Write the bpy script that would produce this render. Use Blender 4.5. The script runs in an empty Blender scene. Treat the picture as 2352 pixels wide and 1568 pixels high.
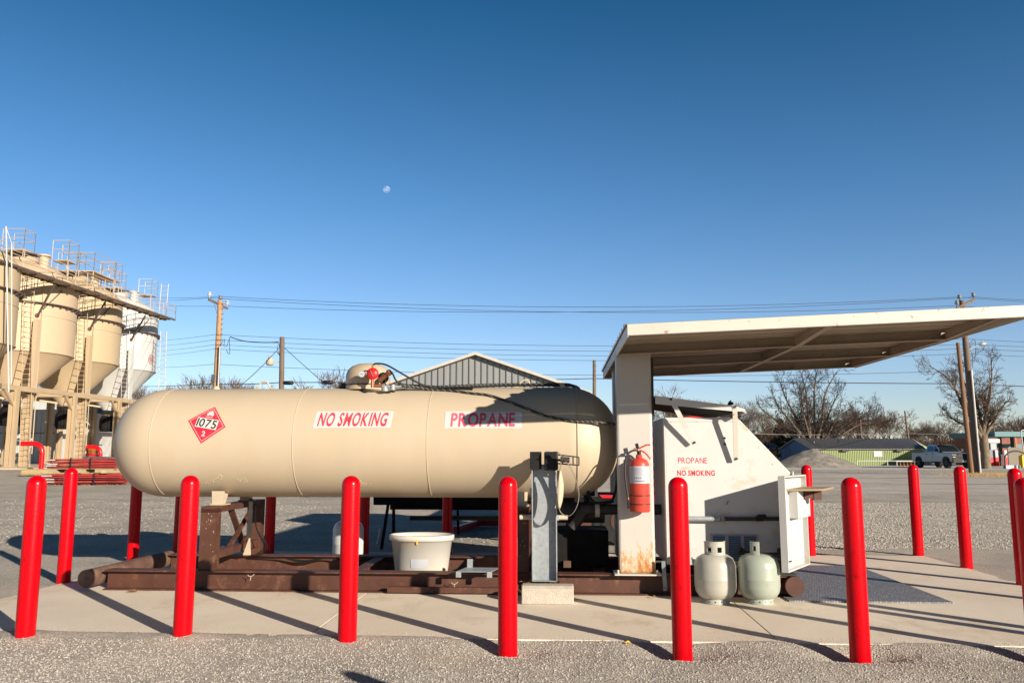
import bpy, bmesh, math, random
from mathutils import Vector, Matrix
random.seed(7)
R = math.radians
sc = bpy.context.scene
col = sc.collection
PI = math.pi

# ---------------------------------------------------------------- camera
F = 1870.0; HZ = 1040.0; PX = 1172.0; CH = 1.25          # focal length, horizon, principal x on a 2352 px wide frame, eye height
PITCH = math.atan((HZ - 784) / F)
cd = bpy.data.cameras.new('camera'); cam = bpy.data.objects.new('camera', cd); col.objects.link(cam)
cam.location = (0, 0, CH); cam.rotation_euler = (PI / 2 + PITCH, 0, 0)
cd.sensor_width = 36; cd.lens = F / 2352 * 36; cd.shift_x = 4 / 2352; cd.clip_end = 5000; cd.clip_start = 0.05
sc.camera = cam

TH = R(-3.5)                                              # the filling station is turned 3.5 degrees from the view
CT, ST = math.cos(TH), math.sin(TH)
def s2w(x, y, z=0): return Vector((CT * x - ST * y, ST * x + CT * y, z))
def w2s(x, y, z=0): return Vector((CT * x + ST * y, -ST * x + CT * y, z))
def ray(px, py):
    u = (px - PX) / F; v = -(py - 784) / F
    return Vector((u, math.cos(PITCH) - v * math.sin(PITCH), math.sin(PITCH) + v * math.cos(PITCH)))
def at(px, py, Y):                                        # world point seen at a picture position, at distance Y
    d = ray(px, py); t = Y / d.y
    return Vector((d.x * t, Y, CH + d.z * t))
def wx(px, Y): return (px - PX) / F * Y * 1.0

# ---------------------------------------------------------------- materials
MATS = {}
def mat(name, c, rough=.6, metal=0, var=.10, vs=6, c2=None, amt=.0, s2=3, bump=0, bs=150, det=4, spec=.5, coat=0, stretch=None, c2soft=.06):
    """base colour with slow tonal noise, optional second colour in ragged patches (rust, dirt), optional bump"""
    if name in MATS: return MATS[name]
    m = bpy.data.materials.new(name); m.use_nodes = True; MATS[name] = m
    nt = m.node_tree; N = nt.nodes; L = nt.links
    b = N['Principled BSDF']; b.inputs['Roughness'].default_value = rough; b.inputs['Metallic'].default_value = metal
    b.inputs['Specular IOR Level'].default_value = spec
    b.inputs['Coat Weight'].default_value = coat; b.inputs['Coat Roughness'].default_value = .12
    tc = N.new('ShaderNodeTexCoord'); src = tc.outputs['Object']
    if stretch:
        mp = N.new('ShaderNodeMapping'); mp.inputs['Scale'].default_value = stretch; L.new(src, mp.inputs[0]); src = mp.outputs[0]
    n1 = N.new('ShaderNodeTexNoise'); n1.inputs['Scale'].default_value = vs; n1.inputs['Detail'].default_value = det
    L.new(src, n1.inputs['Vector'])
    r1 = N.new('ShaderNodeValToRGB')
    a = tuple(max(0, k * (1 - var)) for k in c) + (1,); z = tuple(min(1, k * (1 + var)) for k in c) + (1,)
    r1.color_ramp.elements[0].color = a; r1.color_ramp.elements[0].position = .3
    r1.color_ramp.elements[1].color = z; r1.color_ramp.elements[1].position = .7
    L.new(n1.outputs['Fac'], r1.inputs[0]); out = r1.outputs[0]
    if c2:
        n2 = N.new('ShaderNodeTexNoise'); n2.inputs['Scale'].default_value = s2; n2.inputs['Detail'].default_value = 8; n2.inputs['Roughness'].default_value = .65
        L.new(src, n2.inputs['Vector'])
        r2 = N.new('ShaderNodeValToRGB'); p = 1 - amt
        r2.color_ramp.elements[0].position = max(0, p - c2soft); r2.color_ramp.elements[0].color = (0, 0, 0, 1)
        r2.color_ramp.elements[1].position = min(1, p + c2soft); r2.color_ramp.elements[1].color = (1, 1, 1, 1)
        L.new(n2.outputs['Fac'], r2.inputs[0])
        mx = N.new('ShaderNodeMix'); mx.data_type = 'RGBA'; L.new(r2.outputs[0], mx.inputs[0]); L.new(out, mx.inputs[6]); mx.inputs[7].default_value = tuple(c2) + (1,)
        out = mx.outputs[2]
    L.new(out, b.inputs['Base Color'])
    if bump:
        n3 = N.new('ShaderNodeTexNoise'); n3.inputs['Scale'].default_value = bs; n3.inputs['Detail'].default_value = 3; L.new(src, n3.inputs['Vector'])
        bp = N.new('ShaderNodeBump'); bp.inputs['Strength'].default_value = min(1, bump * 4); bp.inputs['Distance'].default_value = bump * .02
        L.new(n3.outputs['Fac'], bp.inputs['Height']); L.new(bp.outputs[0], b.inputs['Normal'])
    return m

CREAM = (.64, .525, .375)
PAINT = 'tank tank_plain dome_paint white_paint white_clean canopy_paint bucket cyl_white cyl_bright label_white sticker_white silo_tan silo_tan_light silo_white silo_frame rail_white peach_wall white_metal_wall lamp_white'.split()
def M(k):
    D = {
     'tank': dict(c=CREAM, rough=.52, var=.035, vs=1.7, c2=(.50, .40, .27), amt=.34, s2=3, c2soft=.16, stretch=(1.6, 1, .6), bump=.04, bs=9),
     'tank_plain': dict(c=CREAM, rough=.5, var=.05, vs=9, c2=(.2, .09, .03), amt=.3, s2=9),
     'dome_paint': dict(c=(.58, .46, .31), rough=.45, var=.05, vs=9, c2=(.05, .035, .02), amt=.33, s2=11, c2soft=.02),
     'red_paint': dict(c=(.56, .0008, .006), spec=.22, rough=.25, var=.07, vs=5, bump=.09, bs=85, c2=(.34, .002, .006), amt=.38, s2=12, c2soft=.04, coat=.03),
     'red_flat': dict(c=(.62, .012, .014), rough=.4, var=.15, vs=4),
     'rust_brown': dict(c=(.078, .028, .016), rough=.62, var=.2, vs=6, c2=(.20, .10, .055), amt=.33, s2=9, bump=.15, bs=120, c2soft=.12),
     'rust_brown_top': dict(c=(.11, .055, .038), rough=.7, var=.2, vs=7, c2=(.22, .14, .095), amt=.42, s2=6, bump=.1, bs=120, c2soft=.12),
     'white_paint': dict(c=(.68, .68, .65), rough=.42, var=.04, vs=4, c2=(.45, .37, .25), amt=.36, s2=4.2, c2soft=.08),
     'white_clean': dict(c=(.72, .71, .68), rough=.4, var=.03),
     'canopy_paint': dict(c=(.68, .64, .56), rough=.45, var=.05, vs=3, c2=(.36, .17, .07), amt=.355, s2=11, c2soft=.03),
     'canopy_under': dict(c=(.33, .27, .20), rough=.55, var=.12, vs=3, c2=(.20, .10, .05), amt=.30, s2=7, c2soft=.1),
     'galv': dict(c=(.28, .31, .33), rough=.45, metal=.3, var=.12, vs=9, c2=(.38, .41, .42), amt=.5, s2=28, c2soft=.15),
     'galv_dark': dict(c=(.22, .24, .25), rough=.45, metal=.5, var=.15, vs=12),
     'steel': dict(c=(.5, .5, .5), rough=.35, metal=.9, var=.1),
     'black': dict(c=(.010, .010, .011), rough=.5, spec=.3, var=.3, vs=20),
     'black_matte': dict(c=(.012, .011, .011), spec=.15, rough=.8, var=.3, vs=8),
     'dark_metal': dict(c=(.030, .027, .025), rough=.6, var=.3, vs=8, c2=(.07, .04, .025), amt=.33),
     'bronze': dict(c=(.30, .13, .07), rough=.4, metal=.4, var=.2, vs=20),
     'bucket': dict(c=(.74, .71, .64), rough=.4, var=.03, vs=5, c2=(.70, .55, .33), amt=.36, s2=6, c2soft=.10),
     'cyl_white': dict(c=(.52, .51, .44), rough=.36, var=.06, vs=6, c2=(.26, .17, .10), amt=.25, s2=22, c2soft=.03, bump=.03, bs=30),
     'cyl_grey': dict(c=(.33, .37, .31), rough=.32, var=.06, vs=6, c2=(.38, .27, .18), amt=.33, s2=9, c2soft=.06, bump=.03, bs=30),
     'cyl_bright': dict(c=(.78, .78, .76), rough=.35, var=.03),
     'ext_red': dict(c=(.50, .055, .035), rough=.42, var=.12, vs=9, c2=(.14, .03, .02), amt=.26, s2=16),
     'label_white': dict(c=(.56, .58, .62), rough=.5, var=.05, vs=18),
     'label_grey': dict(c=(.20, .21, .25), rough=.6, var=.1, vs=40),
     'sticker_white': dict(c=(.70, .68, .66), rough=.45, var=.03),
     'sticker_red': dict(c=(.60, .022, .045), rough=.45, var=.10, vs=14, c2=(.62, .12, .15), amt=.35, s2=5, c2soft=.2),
     'sticker_pink': dict(c=(.60, .06, .12), rough=.45, var=.12, vs=6, c2=(.62, .2, .25), amt=.38, s2=4, c2soft=.2),
     'letter_red': dict(c=(.62, .01, .035), rough=.45, var=.05),
     'ink': dict(c=(.012, .012, .012), rough=.5, var=.1),
     'concrete_block': dict(c=(.47, .42, .35), rough=.9, var=.1, vs=14, bump=.4, bs=90),
     'wood_pole': dict(c=(.40, .235, .12), rough=.85, var=.25, vs=5, stretch=(6, 6, .35), c2=(.16, .09, .05), amt=.38, s2=6),
     'wood_pole_dark': dict(c=(.15, .11, .08), rough=.85, var=.3, vs=5, stretch=(6, 6, .35)),
     'log': dict(c=(.33, .24, .12), rough=.85, var=.25, vs=5, stretch=(.5, 6, 6), c2=(.18, .13, .06), amt=.4),
     'log_end': dict(c=(.42, .33, .2), rough=.9, var=.1),
     'bark': dict(c=(.135, .095, .065), rough=.9, var=.3, vs=3),
     'bark_dark': dict(c=(.060, .045, .035), rough=.9, var=.3, vs=3),
     'twig': dict(c=(.105, .068, .045), rough=.9, var=.25, vs=1),
     'twig_grey': dict(c=(.15, .12, .10), rough=.9, var=.25, vs=1),
     'twig_brown': dict(c=(.10, .055, .035), rough=.95, var=.3, vs=.4),
     'evergreen': dict(c=(.018, .026, .012), rough=.9, var=.4, vs=1),
     'silo_tan': dict(c=(.60, .465, .29), rough=.6, var=.05, vs=.5, c2=(.36, .24, .13), amt=.25, s2=.9, c2soft=.08),
     'silo_tan_light': dict(c=(.66, .50, .33), rough=.6, var=.05, vs=.5, c2=(.44, .31, .18), amt=.27, s2=.9, c2soft=.08),
     'silo_white': dict(c=(.66, .66, .64), rough=.55, var=.03, vs=.6),
     'silo_frame': dict(c=(.56, .42, .26), rough=.6, var=.07, vs=1),
     'walk_steel': dict(c=(.52, .40, .27), rough=.65, var=.15, vs=2),
     'walk_dark': dict(c=(.10, .07, .06), rough=.7, var=.2, vs=2),
     'rail_white': dict(c=(.62, .62, .60), rough=.5, var=.05),
     'silo_mark': dict(c=(.52, .22, .22), rough=.6, var=.2, vs=8),
     'silo_mark_dark': dict(c=(.30, .20, .20), rough=.6, var=.2, vs=8),
     'peach_wall': dict(c=(.62, .42, .29), rough=.7, var=.05, vs=.6),
     'white_metal_wall': dict(c=(.62, .63, .62), rough=.5, var=.05, vs=1),
     'blue_grey': dict(c=(.10, .13, .18), rough=.6, var=.1),
     'dark_void': dict(c=(.006, .006, .006), rough=.9, var=.1),
     'brick': dict(c=(.26, .10, .075), rough=.85, var=.35, vs=6, bump=.1, bs=9),
     'shingle': dict(c=(.075, .065, .06), rough=.9, var=.3, vs=6),
     'metal_grey_wall': dict(c=(.24, .25, .25), rough=.5, metal=.2, var=.1, vs=2, stretch=(2, 1, .1)),
     'metal_grey_dark': dict(c=(.10, .105, .11), rough=.5, var=.1),
     'barn_trim': dict(c=(.46, .43, .38), rough=.5, var=.08),
     'green_wall': dict(c=(.36, .43, .17), rough=.6, var=.06, vs=1, c2=(.26, .32, .13), amt=.3, s2=.6, c2soft=.1),
     'green_rib': dict(c=(.22, .27, .11), rough=.6, var=.06),
     'blue_wall': dict(c=(.035, .10, .22), rough=.6, var=.08, vs=1),
     'blue_wall_pale': dict(c=(.14, .22, .34), rough=.6, var=.08, vs=1),
     'roof_metal': dict(c=(.24, .23, .235), rough=.45, metal=.3, var=.15, vs=.6, c2=(.13, .11, .11), amt=.4, s2=.5, stretch=(1, .15, .15)),
     'truck_silver': dict(c=(.26, .30, .36), rough=.28, metal=.5, var=.03, coat=.5),
     'glass_dark': dict(c=(.012, .016, .02), rough=.06, var=.1, spec=.8),
     'rubber': dict(c=(.014, .014, .014), rough=.85, var=.2),
     'amber': dict(c=(.75, .42, .04), rough=.3, var=.02),
     'teal': dict(c=(.07, .19, .21), rough=.5, var=.1),
     'tan_board': dict(c=(.22, .19, .15), rough=.8, var=.1, vs=1),
     'yellow': dict(c=(.75, .50, .02), rough=.5, var=.05),
     'orange': dict(c=(.42, .12, .03), rough=.6, var=.15, vs=5),
     'wire': dict(c=(.03, .035, .045), rough=.6, var=.1),
     'wire_light': dict(c=(.25, .22, .2), rough=.6, var=.1),
     'lamp_white': dict(c=(.62, .58, .48), rough=.4, var=.05),
     'strap_tan': dict(c=(.50, .42, .31), rough=.8, var=.1, vs=30),
     'strap_grey': dict(c=(.20, .18, .15), rough=.8, var=.1, vs=30),
     'leaf': dict(c=(.30, .15, .06), rough=.8, var=.45, vs=17),
     'leaf_yellow': dict(c=(.75, .50, .05), rough=.6, var=.1),
     'gravel_pile': dict(c=(.22, .20, .175), rough=.95, var=.35, vs=2, bump=.9, bs=7),
     'grass_dry': dict(c=(.30, .20, .09), rough=.95, var=.3, vs=2),
     'wire_mesh': dict(c=(.20, .22, .23), rough=.4, metal=.6, var=.2),
     'mat_rubber': None, }
    if k in MATS: return MATS[k]
    d = dict(D[k]); c = d.pop('c')
    if k in PAINT: c = tuple(q * .78 for q in c)
    return mat(k, c, **d)

def gravel_mat(name, base, light, dark, scale, bumpd, patch=None):
    m = bpy.data.materials.new(name); m.use_nodes = True; nt = m.node_tree; N = nt.nodes; L = nt.links
    b = N['Principled BSDF']; b.inputs['Roughness'].default_value = .95; b.inputs['Specular IOR Level'].default_value = .15
    tc = N.new('ShaderNodeTexCoord')
    v = N.new('ShaderNodeTexVoronoi'); v.inputs['Scale'].default_value = scale; L.new(tc.outputs['Object'], v.inputs['Vector'])
    rp = N.new('ShaderNodeValToRGB'); e = rp.color_ramp.elements
    e[0].position = .0; e[0].color = dark + (1,); e[1].position = 1; e[1].color = light + (1,)
    x = e.new(.35); x.color = base + (1,); x = e.new(.7); x.color = tuple(k * 1.12 for k in base) + (1,)
    sp = N.new('ShaderNodeSeparateColor'); L.new(v.outputs['Color'], sp.inputs[0]); L.new(sp.outputs[0], rp.inputs[0])
    n = N.new('ShaderNodeTexNoise'); n.inputs['Scale'].default_value = .7; n.inputs['Detail'].default_value = 6; n.inputs['Roughness'].default_value = .6
    L.new(tc.outputs['Object'], n.inputs['Vector'])
    rq = N.new('ShaderNodeValToRGB'); rq.color_ramp.elements[0].position = .32; rq.color_ramp.elements[0].color = (.74, .73, .72, 1)
    rq.color_ramp.elements[1].position = .68; rq.color_ramp.elements[1].color = (1.12, 1.10, 1.06, 1)
    L.new(n.outputs['Fac'], rq.inputs[0])
    mx = N.new('ShaderNodeMix'); mx.data_type = 'RGBA'; mx.blend_type = 'MULTIPLY'; mx.inputs[0].default_value = 1
    L.new(rp.outputs[0], mx.inputs[6]); L.new(rq.outputs[0], mx.inputs[7]); out = mx.outputs[2]
    if patch:
        n2 = N.new('ShaderNodeTexNoise'); n2.inputs['Scale'].default_value = 1.3; n2.inputs['Detail'].default_value = 5; L.new(tc.outputs['Object'], n2.inputs['Vector'])
        r2 = N.new('ShaderNodeValToRGB'); r2.color_ramp.elements[0].position = .58; r2.color_ramp.elements[1].position = .72
        r2.color_ramp.elements[1].color = (.6, .6, .6, 1)
        L.new(n2.outputs['Fac'], r2.inputs[0])
        m2 = N.new('ShaderNodeMix'); m2.data_type = 'RGBA'; L.new(r2.outputs[0], m2.inputs[0]); L.new(out, m2.inputs[6]); m2.inputs[7].default_value = patch + (1,); out = m2.outputs[2]
    L.new(out, b.inputs['Base Color'])
    bp = N.new('ShaderNodeBump'); bp.inputs['Strength'].default_value = 1; bp.inputs['Distance'].default_value = bumpd; bp.invert = True
    L.new(v.outputs['Distance'], bp.inputs['Height'])
    L.new(bp.outputs[0], b.inputs['Normal'])
    MATS[name] = m; return m

def slab_mat():
    m = bpy.data.materials.new('concrete'); m.use_nodes = True; nt = m.node_tree; N = nt.nodes; L = nt.links
    b = N['Principled BSDF']; b.inputs['Roughness'].default_value = .85; b.inputs['Specular IOR Level'].default_value = .25
    tc = N.new('ShaderNodeTexCoord')
    def noise(s, d, r=.6, mp=None):
        n = N.new('ShaderNodeTexNoise'); n.inputs['Scale'].default_value = s; n.inputs['Detail'].default_value = d; n.inputs['Roughness'].default_value = r
        if mp:
            q = N.new('ShaderNodeMapping'); q.inputs['Scale'].default_value = mp; L.new(tc.outputs['Object'], q.inputs[0]); L.new(q.outputs[0], n.inputs['Vector'])
        else: L.new(tc.outputs['Object'], n.inputs['Vector'])
        return n
    def ramp(src, p0, c0, p1, c1):
        r = N.new('ShaderNodeValToRGB'); r.color_ramp.elements[0].position = p0; r.color_ramp.elements[0].color = c0 + (1,)
        r.color_ramp.elements[1].position = p1; r.color_ramp.elements[1].color = c1 + (1,); L.new(src.outputs['Fac'], r.inputs[0]); return r
    a = ramp(noise(1.1, 6), .3, (.70, .60, .475), .7, (.80, .71, .585))
    st = ramp(noise(2.2, 9, .72, (.8, .4, 1)), .54, (1, 1, 1), .72, (.74, .66, .56))
    sp = ramp(noise(34, 4, .55), .66, (1, 1, 1), .71, (.50, .46, .42))
    gr = ramp(noise(160, 2, .5), .3, (.93, .93, .93), .7, (1.05, 1.05, 1.05))
    out = a.outputs[0]
    for q in (st, sp, gr):
        mx = N.new('ShaderNodeMix'); mx.data_type = 'RGBA'; mx.blend_type = 'MULTIPLY'; mx.inputs[0].default_value = 1
        L.new(out, mx.inputs[6]); L.new(q.outputs[0], mx.inputs[7]); out = mx.outputs[2]
    L.new(out, b.inputs['Base Color'])
    bp = N.new('ShaderNodeBump'); bp.inputs['Strength'].default_value = .35; bp.inputs['Distance'].default_value = .004
    L.new(noise(120, 4).outputs['Fac'], bp.inputs['Height']); L.new(bp.outputs[0], b.inputs['Normal'])
    MATS['concrete'] = m; return m

def hose_mat():
    m = bpy.data.materials.new('hose_wrap'); m.use_nodes = True; nt = m.node_tree; N = nt.nodes; L = nt.links
    b = N['Principled BSDF']; b.inputs['Roughness'].default_value = .55
    tc = N.new('ShaderNodeTexCoord'); w = N.new('ShaderNodeTexWave'); w.inputs['Scale'].default_value = 13; w.inputs['Distortion'].default_value = 1.2; w.wave_type = 'BANDS'; w.bands_direction = 'DIAGONAL'
    L.new(tc.outputs['Object'], w.inputs['Vector'])
    r = N.new('ShaderNodeValToRGB'); r.color_ramp.elements[0].position = .93; r.color_ramp.elements[0].color = (.02, .02, .018, 1)
    r.color_ramp.elements[1].position = .97; r.color_ramp.elements[1].color = (.24, .23, .19, 1)
    L.new(w.outputs['Fac'], r.inputs[0]); L.new(r.outputs[0], b.inputs['Base Color'])
    MATS['hose_wrap'] = m; return m
hose_mat()

def rust_column_mat():
    """painted column whose lower part has rust bleeding through: rust fades out with height above the base plate"""
    m = bpy.data.materials.new('column_paint'); m.use_nodes = True; nt = m.node_tree; N = nt.nodes; L = nt.links
    b = N['Principled BSDF']; b.inputs['Roughness'].default_value = .45
    tc = N.new('ShaderNodeTexCoord')
    n = N.new('ShaderNodeTexNoise'); n.inputs['Scale'].default_value = 13; n.inputs['Detail'].default_value = 12; n.inputs['Roughness'].default_value = .86
    mp = N.new('ShaderNodeMapping'); mp.inputs['Scale'].default_value = (1, 1, .42); L.new(tc.outputs['Object'], mp.inputs[0]); L.new(mp.outputs[0], n.inputs['Vector'])
    s = N.new('ShaderNodeSeparateXYZ'); L.new(tc.outputs['Object'], s.inputs[0])
    mr = N.new('ShaderNodeMapRange'); mr.inputs[1].default_value = .02; mr.inputs[2].default_value = .52; mr.inputs[3].default_value = .12; mr.inputs[4].default_value = -.13
    L.new(s.outputs[2], mr.inputs[0])
    ad = N.new('ShaderNodeMath'); L.new(n.outputs['Fac'], ad.inputs[0]); L.new(mr.outputs[0], ad.inputs[1])
    r = N.new('ShaderNodeValToRGB'); e = r.color_ramp.elements
    e[0].position = .545; e[0].color = (.48, .46, .42, 1); e[1].position = .66; e[1].color = (.36, .13, .035, 1)
    x = e.new(.58); x.color = (.54, .34, .15, 1); x = e.new(.56); x.color = (.54, .48, .40, 1)
    L.new(ad.outputs[0], r.inputs[0]); L.new(r.outputs[0], b.inputs['Base Color'])
    MATS['column_paint'] = m; return m
rust_column_mat()

def mat_plate():
    m = bpy.data.materials.new('tread_plate'); m.use_nodes = True; nt = m.node_tree; N = nt.nodes; L = nt.links
    b = N['Principled BSDF']; b.inputs['Roughness'].default_value = .55; b.inputs['Metallic'].default_value = .0
    tc = N.new('ShaderNodeTexCoord')
    hs = []
    for sgn in (1, -1):
        mp = N.new('ShaderNodeMapping'); mp.inputs['Rotation'].default_value = (0, 0, sgn * R(45)); mp.inputs['Scale'].default_value = (60, 18, 1)
        L.new(tc.outputs['Object'], mp.inputs[0])
        v = N.new('ShaderNodeTexVoronoi'); v.inputs['Scale'].default_value = 1; v.inputs['Randomness'].default_value = .35; L.new(mp.outputs[0], v.inputs['Vector']); hs.append(v)
    mn = N.new('ShaderNodeMath'); mn.operation = 'MINIMUM'; L.new(hs[0].outputs['Distance'], mn.inputs[0]); L.new(hs[1].outputs['Distance'], mn.inputs[1])
    r = N.new('ShaderNodeValToRGB'); r.color_ramp.elements[0].position = .12; r.color_ramp.elements[0].color = (.42, .42, .43, 1)
    r.color_ramp.elements[1].position = .28; r.color_ramp.elements[1].color = (.145, .145, .155, 1)
    L.new(mn.outputs[0], r.inputs[0]); L.new(r.outputs[0], b.inputs['Base Color'])
    bp = N.new('ShaderNodeBump'); bp.invert = True; bp.inputs['Distance'].default_value = .004; L.new(mn.outputs[0], bp.inputs['Height']); L.new(bp.outputs[0], b.inputs['Normal'])
    MATS['tread_plate'] = m; return m

# ---------------------------------------------------------------- mesh helper
def basis(d):
    d = d.normalized(); up = Vector((0, 0, 1)) if abs(d.z) < .95 else Vector((0, 1, 0))
    u = d.cross(up).normalized(); v = u.cross(d).normalized(); return u, v
class MB:
    def __init__(s): s.v = []; s.f = []; s.sm = []
    def add(s, vs, fs, smooth=False):
        o = len(s.v); s.v += [Vector(p) for p in vs]; s.f += [tuple(o + i for i in f) for f in fs]; s.sm += [smooth] * len(fs); return s
    def box(s, x0, x1, y0, y1, z0, z1):
        return s.add([(x0, y0, z0), (x1, y0, z0), (x1, y1, z0), (x0, y1, z0), (x0, y0, z1), (x1, y0, z1), (x1, y1, z1), (x0, y1, z1)],
                     [(0, 3, 2, 1), (4, 5, 6, 7), (0, 1, 5, 4), (1, 2, 6, 5), (2, 3, 7, 6), (3, 0, 4, 7)])
    def beam(s, p, q, w, h, up=None):
        p = Vector(p); q = Vector(q); d = (q - p)
        if up is not None:
            u = d.normalized().cross(Vector(up)).normalized(); v = u.cross(d.normalized()).normalized()
        else: u, v = basis(d)
        u = u * w / 2; v = v * h / 2
        P = [p - u - v, p + u - v, p + u + v, p - u + v]; Q = [k + d for k in P]
        return s.add(P + Q, [(0, 1, 2, 3), (7, 6, 5, 4), (0, 4, 5, 1), (1, 5, 6, 2), (2, 6, 7, 3), (3, 7, 4, 0)])
    def cyl(s, p, q, r, r2=None, n=16, caps=True):
        p = Vector(p); q = Vector(q); r2 = r if r2 is None else r2; u, v = basis(q - p)
        vs = []
        for c, rr in ((p, r), (q, r2)):
            for i in range(n):
                a = 2 * PI * i / n; vs.append(c + (u * math.cos(a) + v * math.sin(a)) * rr)
        s.add(vs, [(i, (i + 1) % n, n + (i + 1) % n, n + i) for i in range(n)], n > 5)
        if caps: s.add(vs, [tuple(range(n))[::-1], tuple(range(n, 2 * n))])
        return s
    def tube(s, pts, r, n=8, closed=False, radii=None):
        pts = [Vector(p) for p in pts]; m = len(pts); vs = []
        u = None
        for i, p in enumerate(pts):
            a = pts[(i - 1) % m] if (closed or i > 0) else p; b = pts[(i + 1) % m] if (closed or i < m - 1) else p
            d = (b - a).normalized()
            if u is None: u, v = basis(d)
            else:
                u = (u - d * u.dot(d)).normalized(); v = u.cross(d).normalized()
            rr = radii[i] if radii else r
            for k in range(n):
                t = 2 * PI * k / n; vs.append(p + (u * math.cos(t) + v * math.sin(t)) * rr)
        fs = []
        for i in range(m if closed else m - 1):
            j = (i + 1) % m
            for k in range(n): fs.append((i * n + k, i * n + (k + 1) % n, j * n + (k + 1) % n, j * n + k))
        s.add(vs, fs, True)
        if not closed: s.add(vs, [tuple(range(n))[::-1], tuple(range((m - 1) * n, m * n))])
        return s
    def lathe(s, prof, o=(0, 0, 0), ax=(0, 0, 1), n=32, smooth=True):
        o = Vector(o); ax = Vector(ax).normalized(); u, v = basis(ax); vs = []
        for r, h in prof:
            for k in range(n):
                t = 2 * PI * k / n; vs.append(o + ax * h + (u * math.cos(t) + v * math.sin(t)) * r)
        m = len(prof); fs = []
        for i in range(m - 1):
            for k in range(n): fs.append((i * n + k, i * n + (k + 1) % n, (i + 1) * n + (k + 1) % n, (i + 1) * n + k))
        return s.add(vs, fs, smooth)
    def prism(s, poly, a, b):
        """poly: 3D loop, extruded by vector from a to b offsets"""
        P = [Vector(p) + Vector(a) for p in poly]; Q = [Vector(p) + Vector(b) for p in poly]; n = len(poly)
        return s.add(P + Q, [tuple(range(n))[::-1], tuple(range(n, 2 * n))] + [(i, (i + 1) % n, n + (i + 1) % n, n + i) for i in range(n)])
    def ibeam(s, p, q, h, w, t=.012):
        """I-beam with its bottom centre line from p to q"""
        p = Vector(p); q = Vector(q); z = Vector((0, 0, 1))
        s.beam(p + z * t / 2, q + z * t / 2, w, t); s.beam(p + z * (h - t / 2), q + z * (h - t / 2), w, t)
        s.beam(p + z * h / 2, q + z * h / 2, t * .8, h - 2 * t); return s
    def build(s, name, m, parent=None, frame='S', base=None, bevel=0, **tags):
        """parent: Thing empty -> vertices become local to it; no parent: a thing of its own standing at base"""
        me = bpy.data.meshes.new(name)
        B = Vector(parent['_b']) if parent is not None else Vector(base if base is not None else (0, 0, 0))
        me.from_pydata([tuple(p - B) for p in s.v], [], s.f); me.update()
        me.polygons.foreach_set('use_smooth', s.sm)
        me.materials.append(M(m) if isinstance(m, str) else m)
        bm = bmesh.new(); bm.from_mesh(me); bmesh.ops.recalc_face_normals(bm, faces=bm.faces); bm.to_mesh(me); bm.free()
        o = bpy.data.objects.new(name, me); col.objects.link(o)
        if parent is not None:
            o.parent = parent; o['_b'] = list(B)
        else:
            if frame == 'S': o.location = s2w(*B); o.rotation_euler = (0, 0, TH)
            else: o.location = B
            o['_b'] = list(B)
        if bevel:
            mod = o.modifiers.new('bevel', 'BEVEL'); mod.width = bevel; mod.segments = 2; mod.limit_method = 'ANGLE'; mod.angle_limit = R(50)
        tag(o, **tags); return o
def tag(o, label=None, cat=None, group=None, kind=None):
    for k, v in (('label', label), ('category', cat), ('group', group), ('kind', kind)):
        if v: o[k] = v
def thing(name, label, cat, base, group=None, frame='S', rz=0):
    o = bpy.data.objects.new(name, None); col.objects.link(o); o.empty_display_size = .2
    o['_b'] = list(base)
    if frame == 'S': o.location = s2w(*base); o.rotation_euler = (0, 0, TH)
    else: o.location = base; o.rotation_euler = (0, 0, rz)
    tag(o, label, cat, group); return o
def dup(root, loc, label=None, rz=None, scale=None, group=None):
    def cp(o, par):
        c = o.copy(); col.objects.link(c)
        if par: c.parent = par
        for ch in kids(o): cp(ch, c)
        return c
    r = cp(root, None); r.location = loc
    if label: r['label'] = label
    if group: r['group'] = group
    if rz is not None: r.rotation_euler = (0, 0, rz)
    if scale: r.scale = scale if hasattr(scale, '__len__') else (scale,) * 3
    return r
def kids(o): return [c for c in bpy.data.objects if c.parent == o]

FONT = {}
def text_mesh(txt, w, h, bold=0.0, shear=0.0, spacing=1.0):
    """letters as flat faces, set one by one with an even gap, fitted to width w and height h, centred"""
    bm = bmesh.new(); cur = 0
    for ch in txt:
        if ch == ' ': cur += .30; continue
        cu = bpy.data.curves.new('t', 'FONT'); cu.body = ch; cu.size = 1; cu.offset = bold; cu.resolution_u = 4
        ob = bpy.data.objects.new('t', cu); me = bpy.data.meshes.new_from_object(ob); bpy.data.objects.remove(ob)
        x0 = min(v.co.x for v in me.vertices); x1 = max(v.co.x for v in me.vertices)
        for v in me.vertices: v.co.x += cur - x0
        bm.from_mesh(me); bpy.data.meshes.remove(me); cur += (x1 - x0) + .085 * spacing
    xs = [v.co.x for v in bm.verts]; ys = [v.co.y for v in bm.verts]
    x0, x1, y0, y1 = min(xs), max(xs), min(ys), max(ys)
    for v in bm.verts:
        y = (v.co.y - (y0 + y1) / 2) / (y1 - y0) * h; x = (v.co.x - (x0 + x1) / 2) / (x1 - x0) * w
        v.co = (x + shear * y, y, 0)
    bmesh.ops.triangulate(bm, faces=bm.faces)
    return bm
def slice_rows(bm, h, n):
    for i in range(1, n):
        y = -h / 2 + h * i / n
        bmesh.ops.bisect_plane(bm, geom=bm.verts[:] + bm.edges[:] + bm.faces[:], plane_co=(0, y, 0), plane_no=(0, 1, 0))
    return bm
def bm_to_mb(bm, fn):
    mb = MB(); bm.verts.ensure_lookup_table(); bm.verts.index_update()
    mb.add([fn(v.co.x, v.co.y) for v in bm.verts], [tuple(v.index for v in f.verts) for f in bm.faces]); bm.free(); return mb

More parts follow.
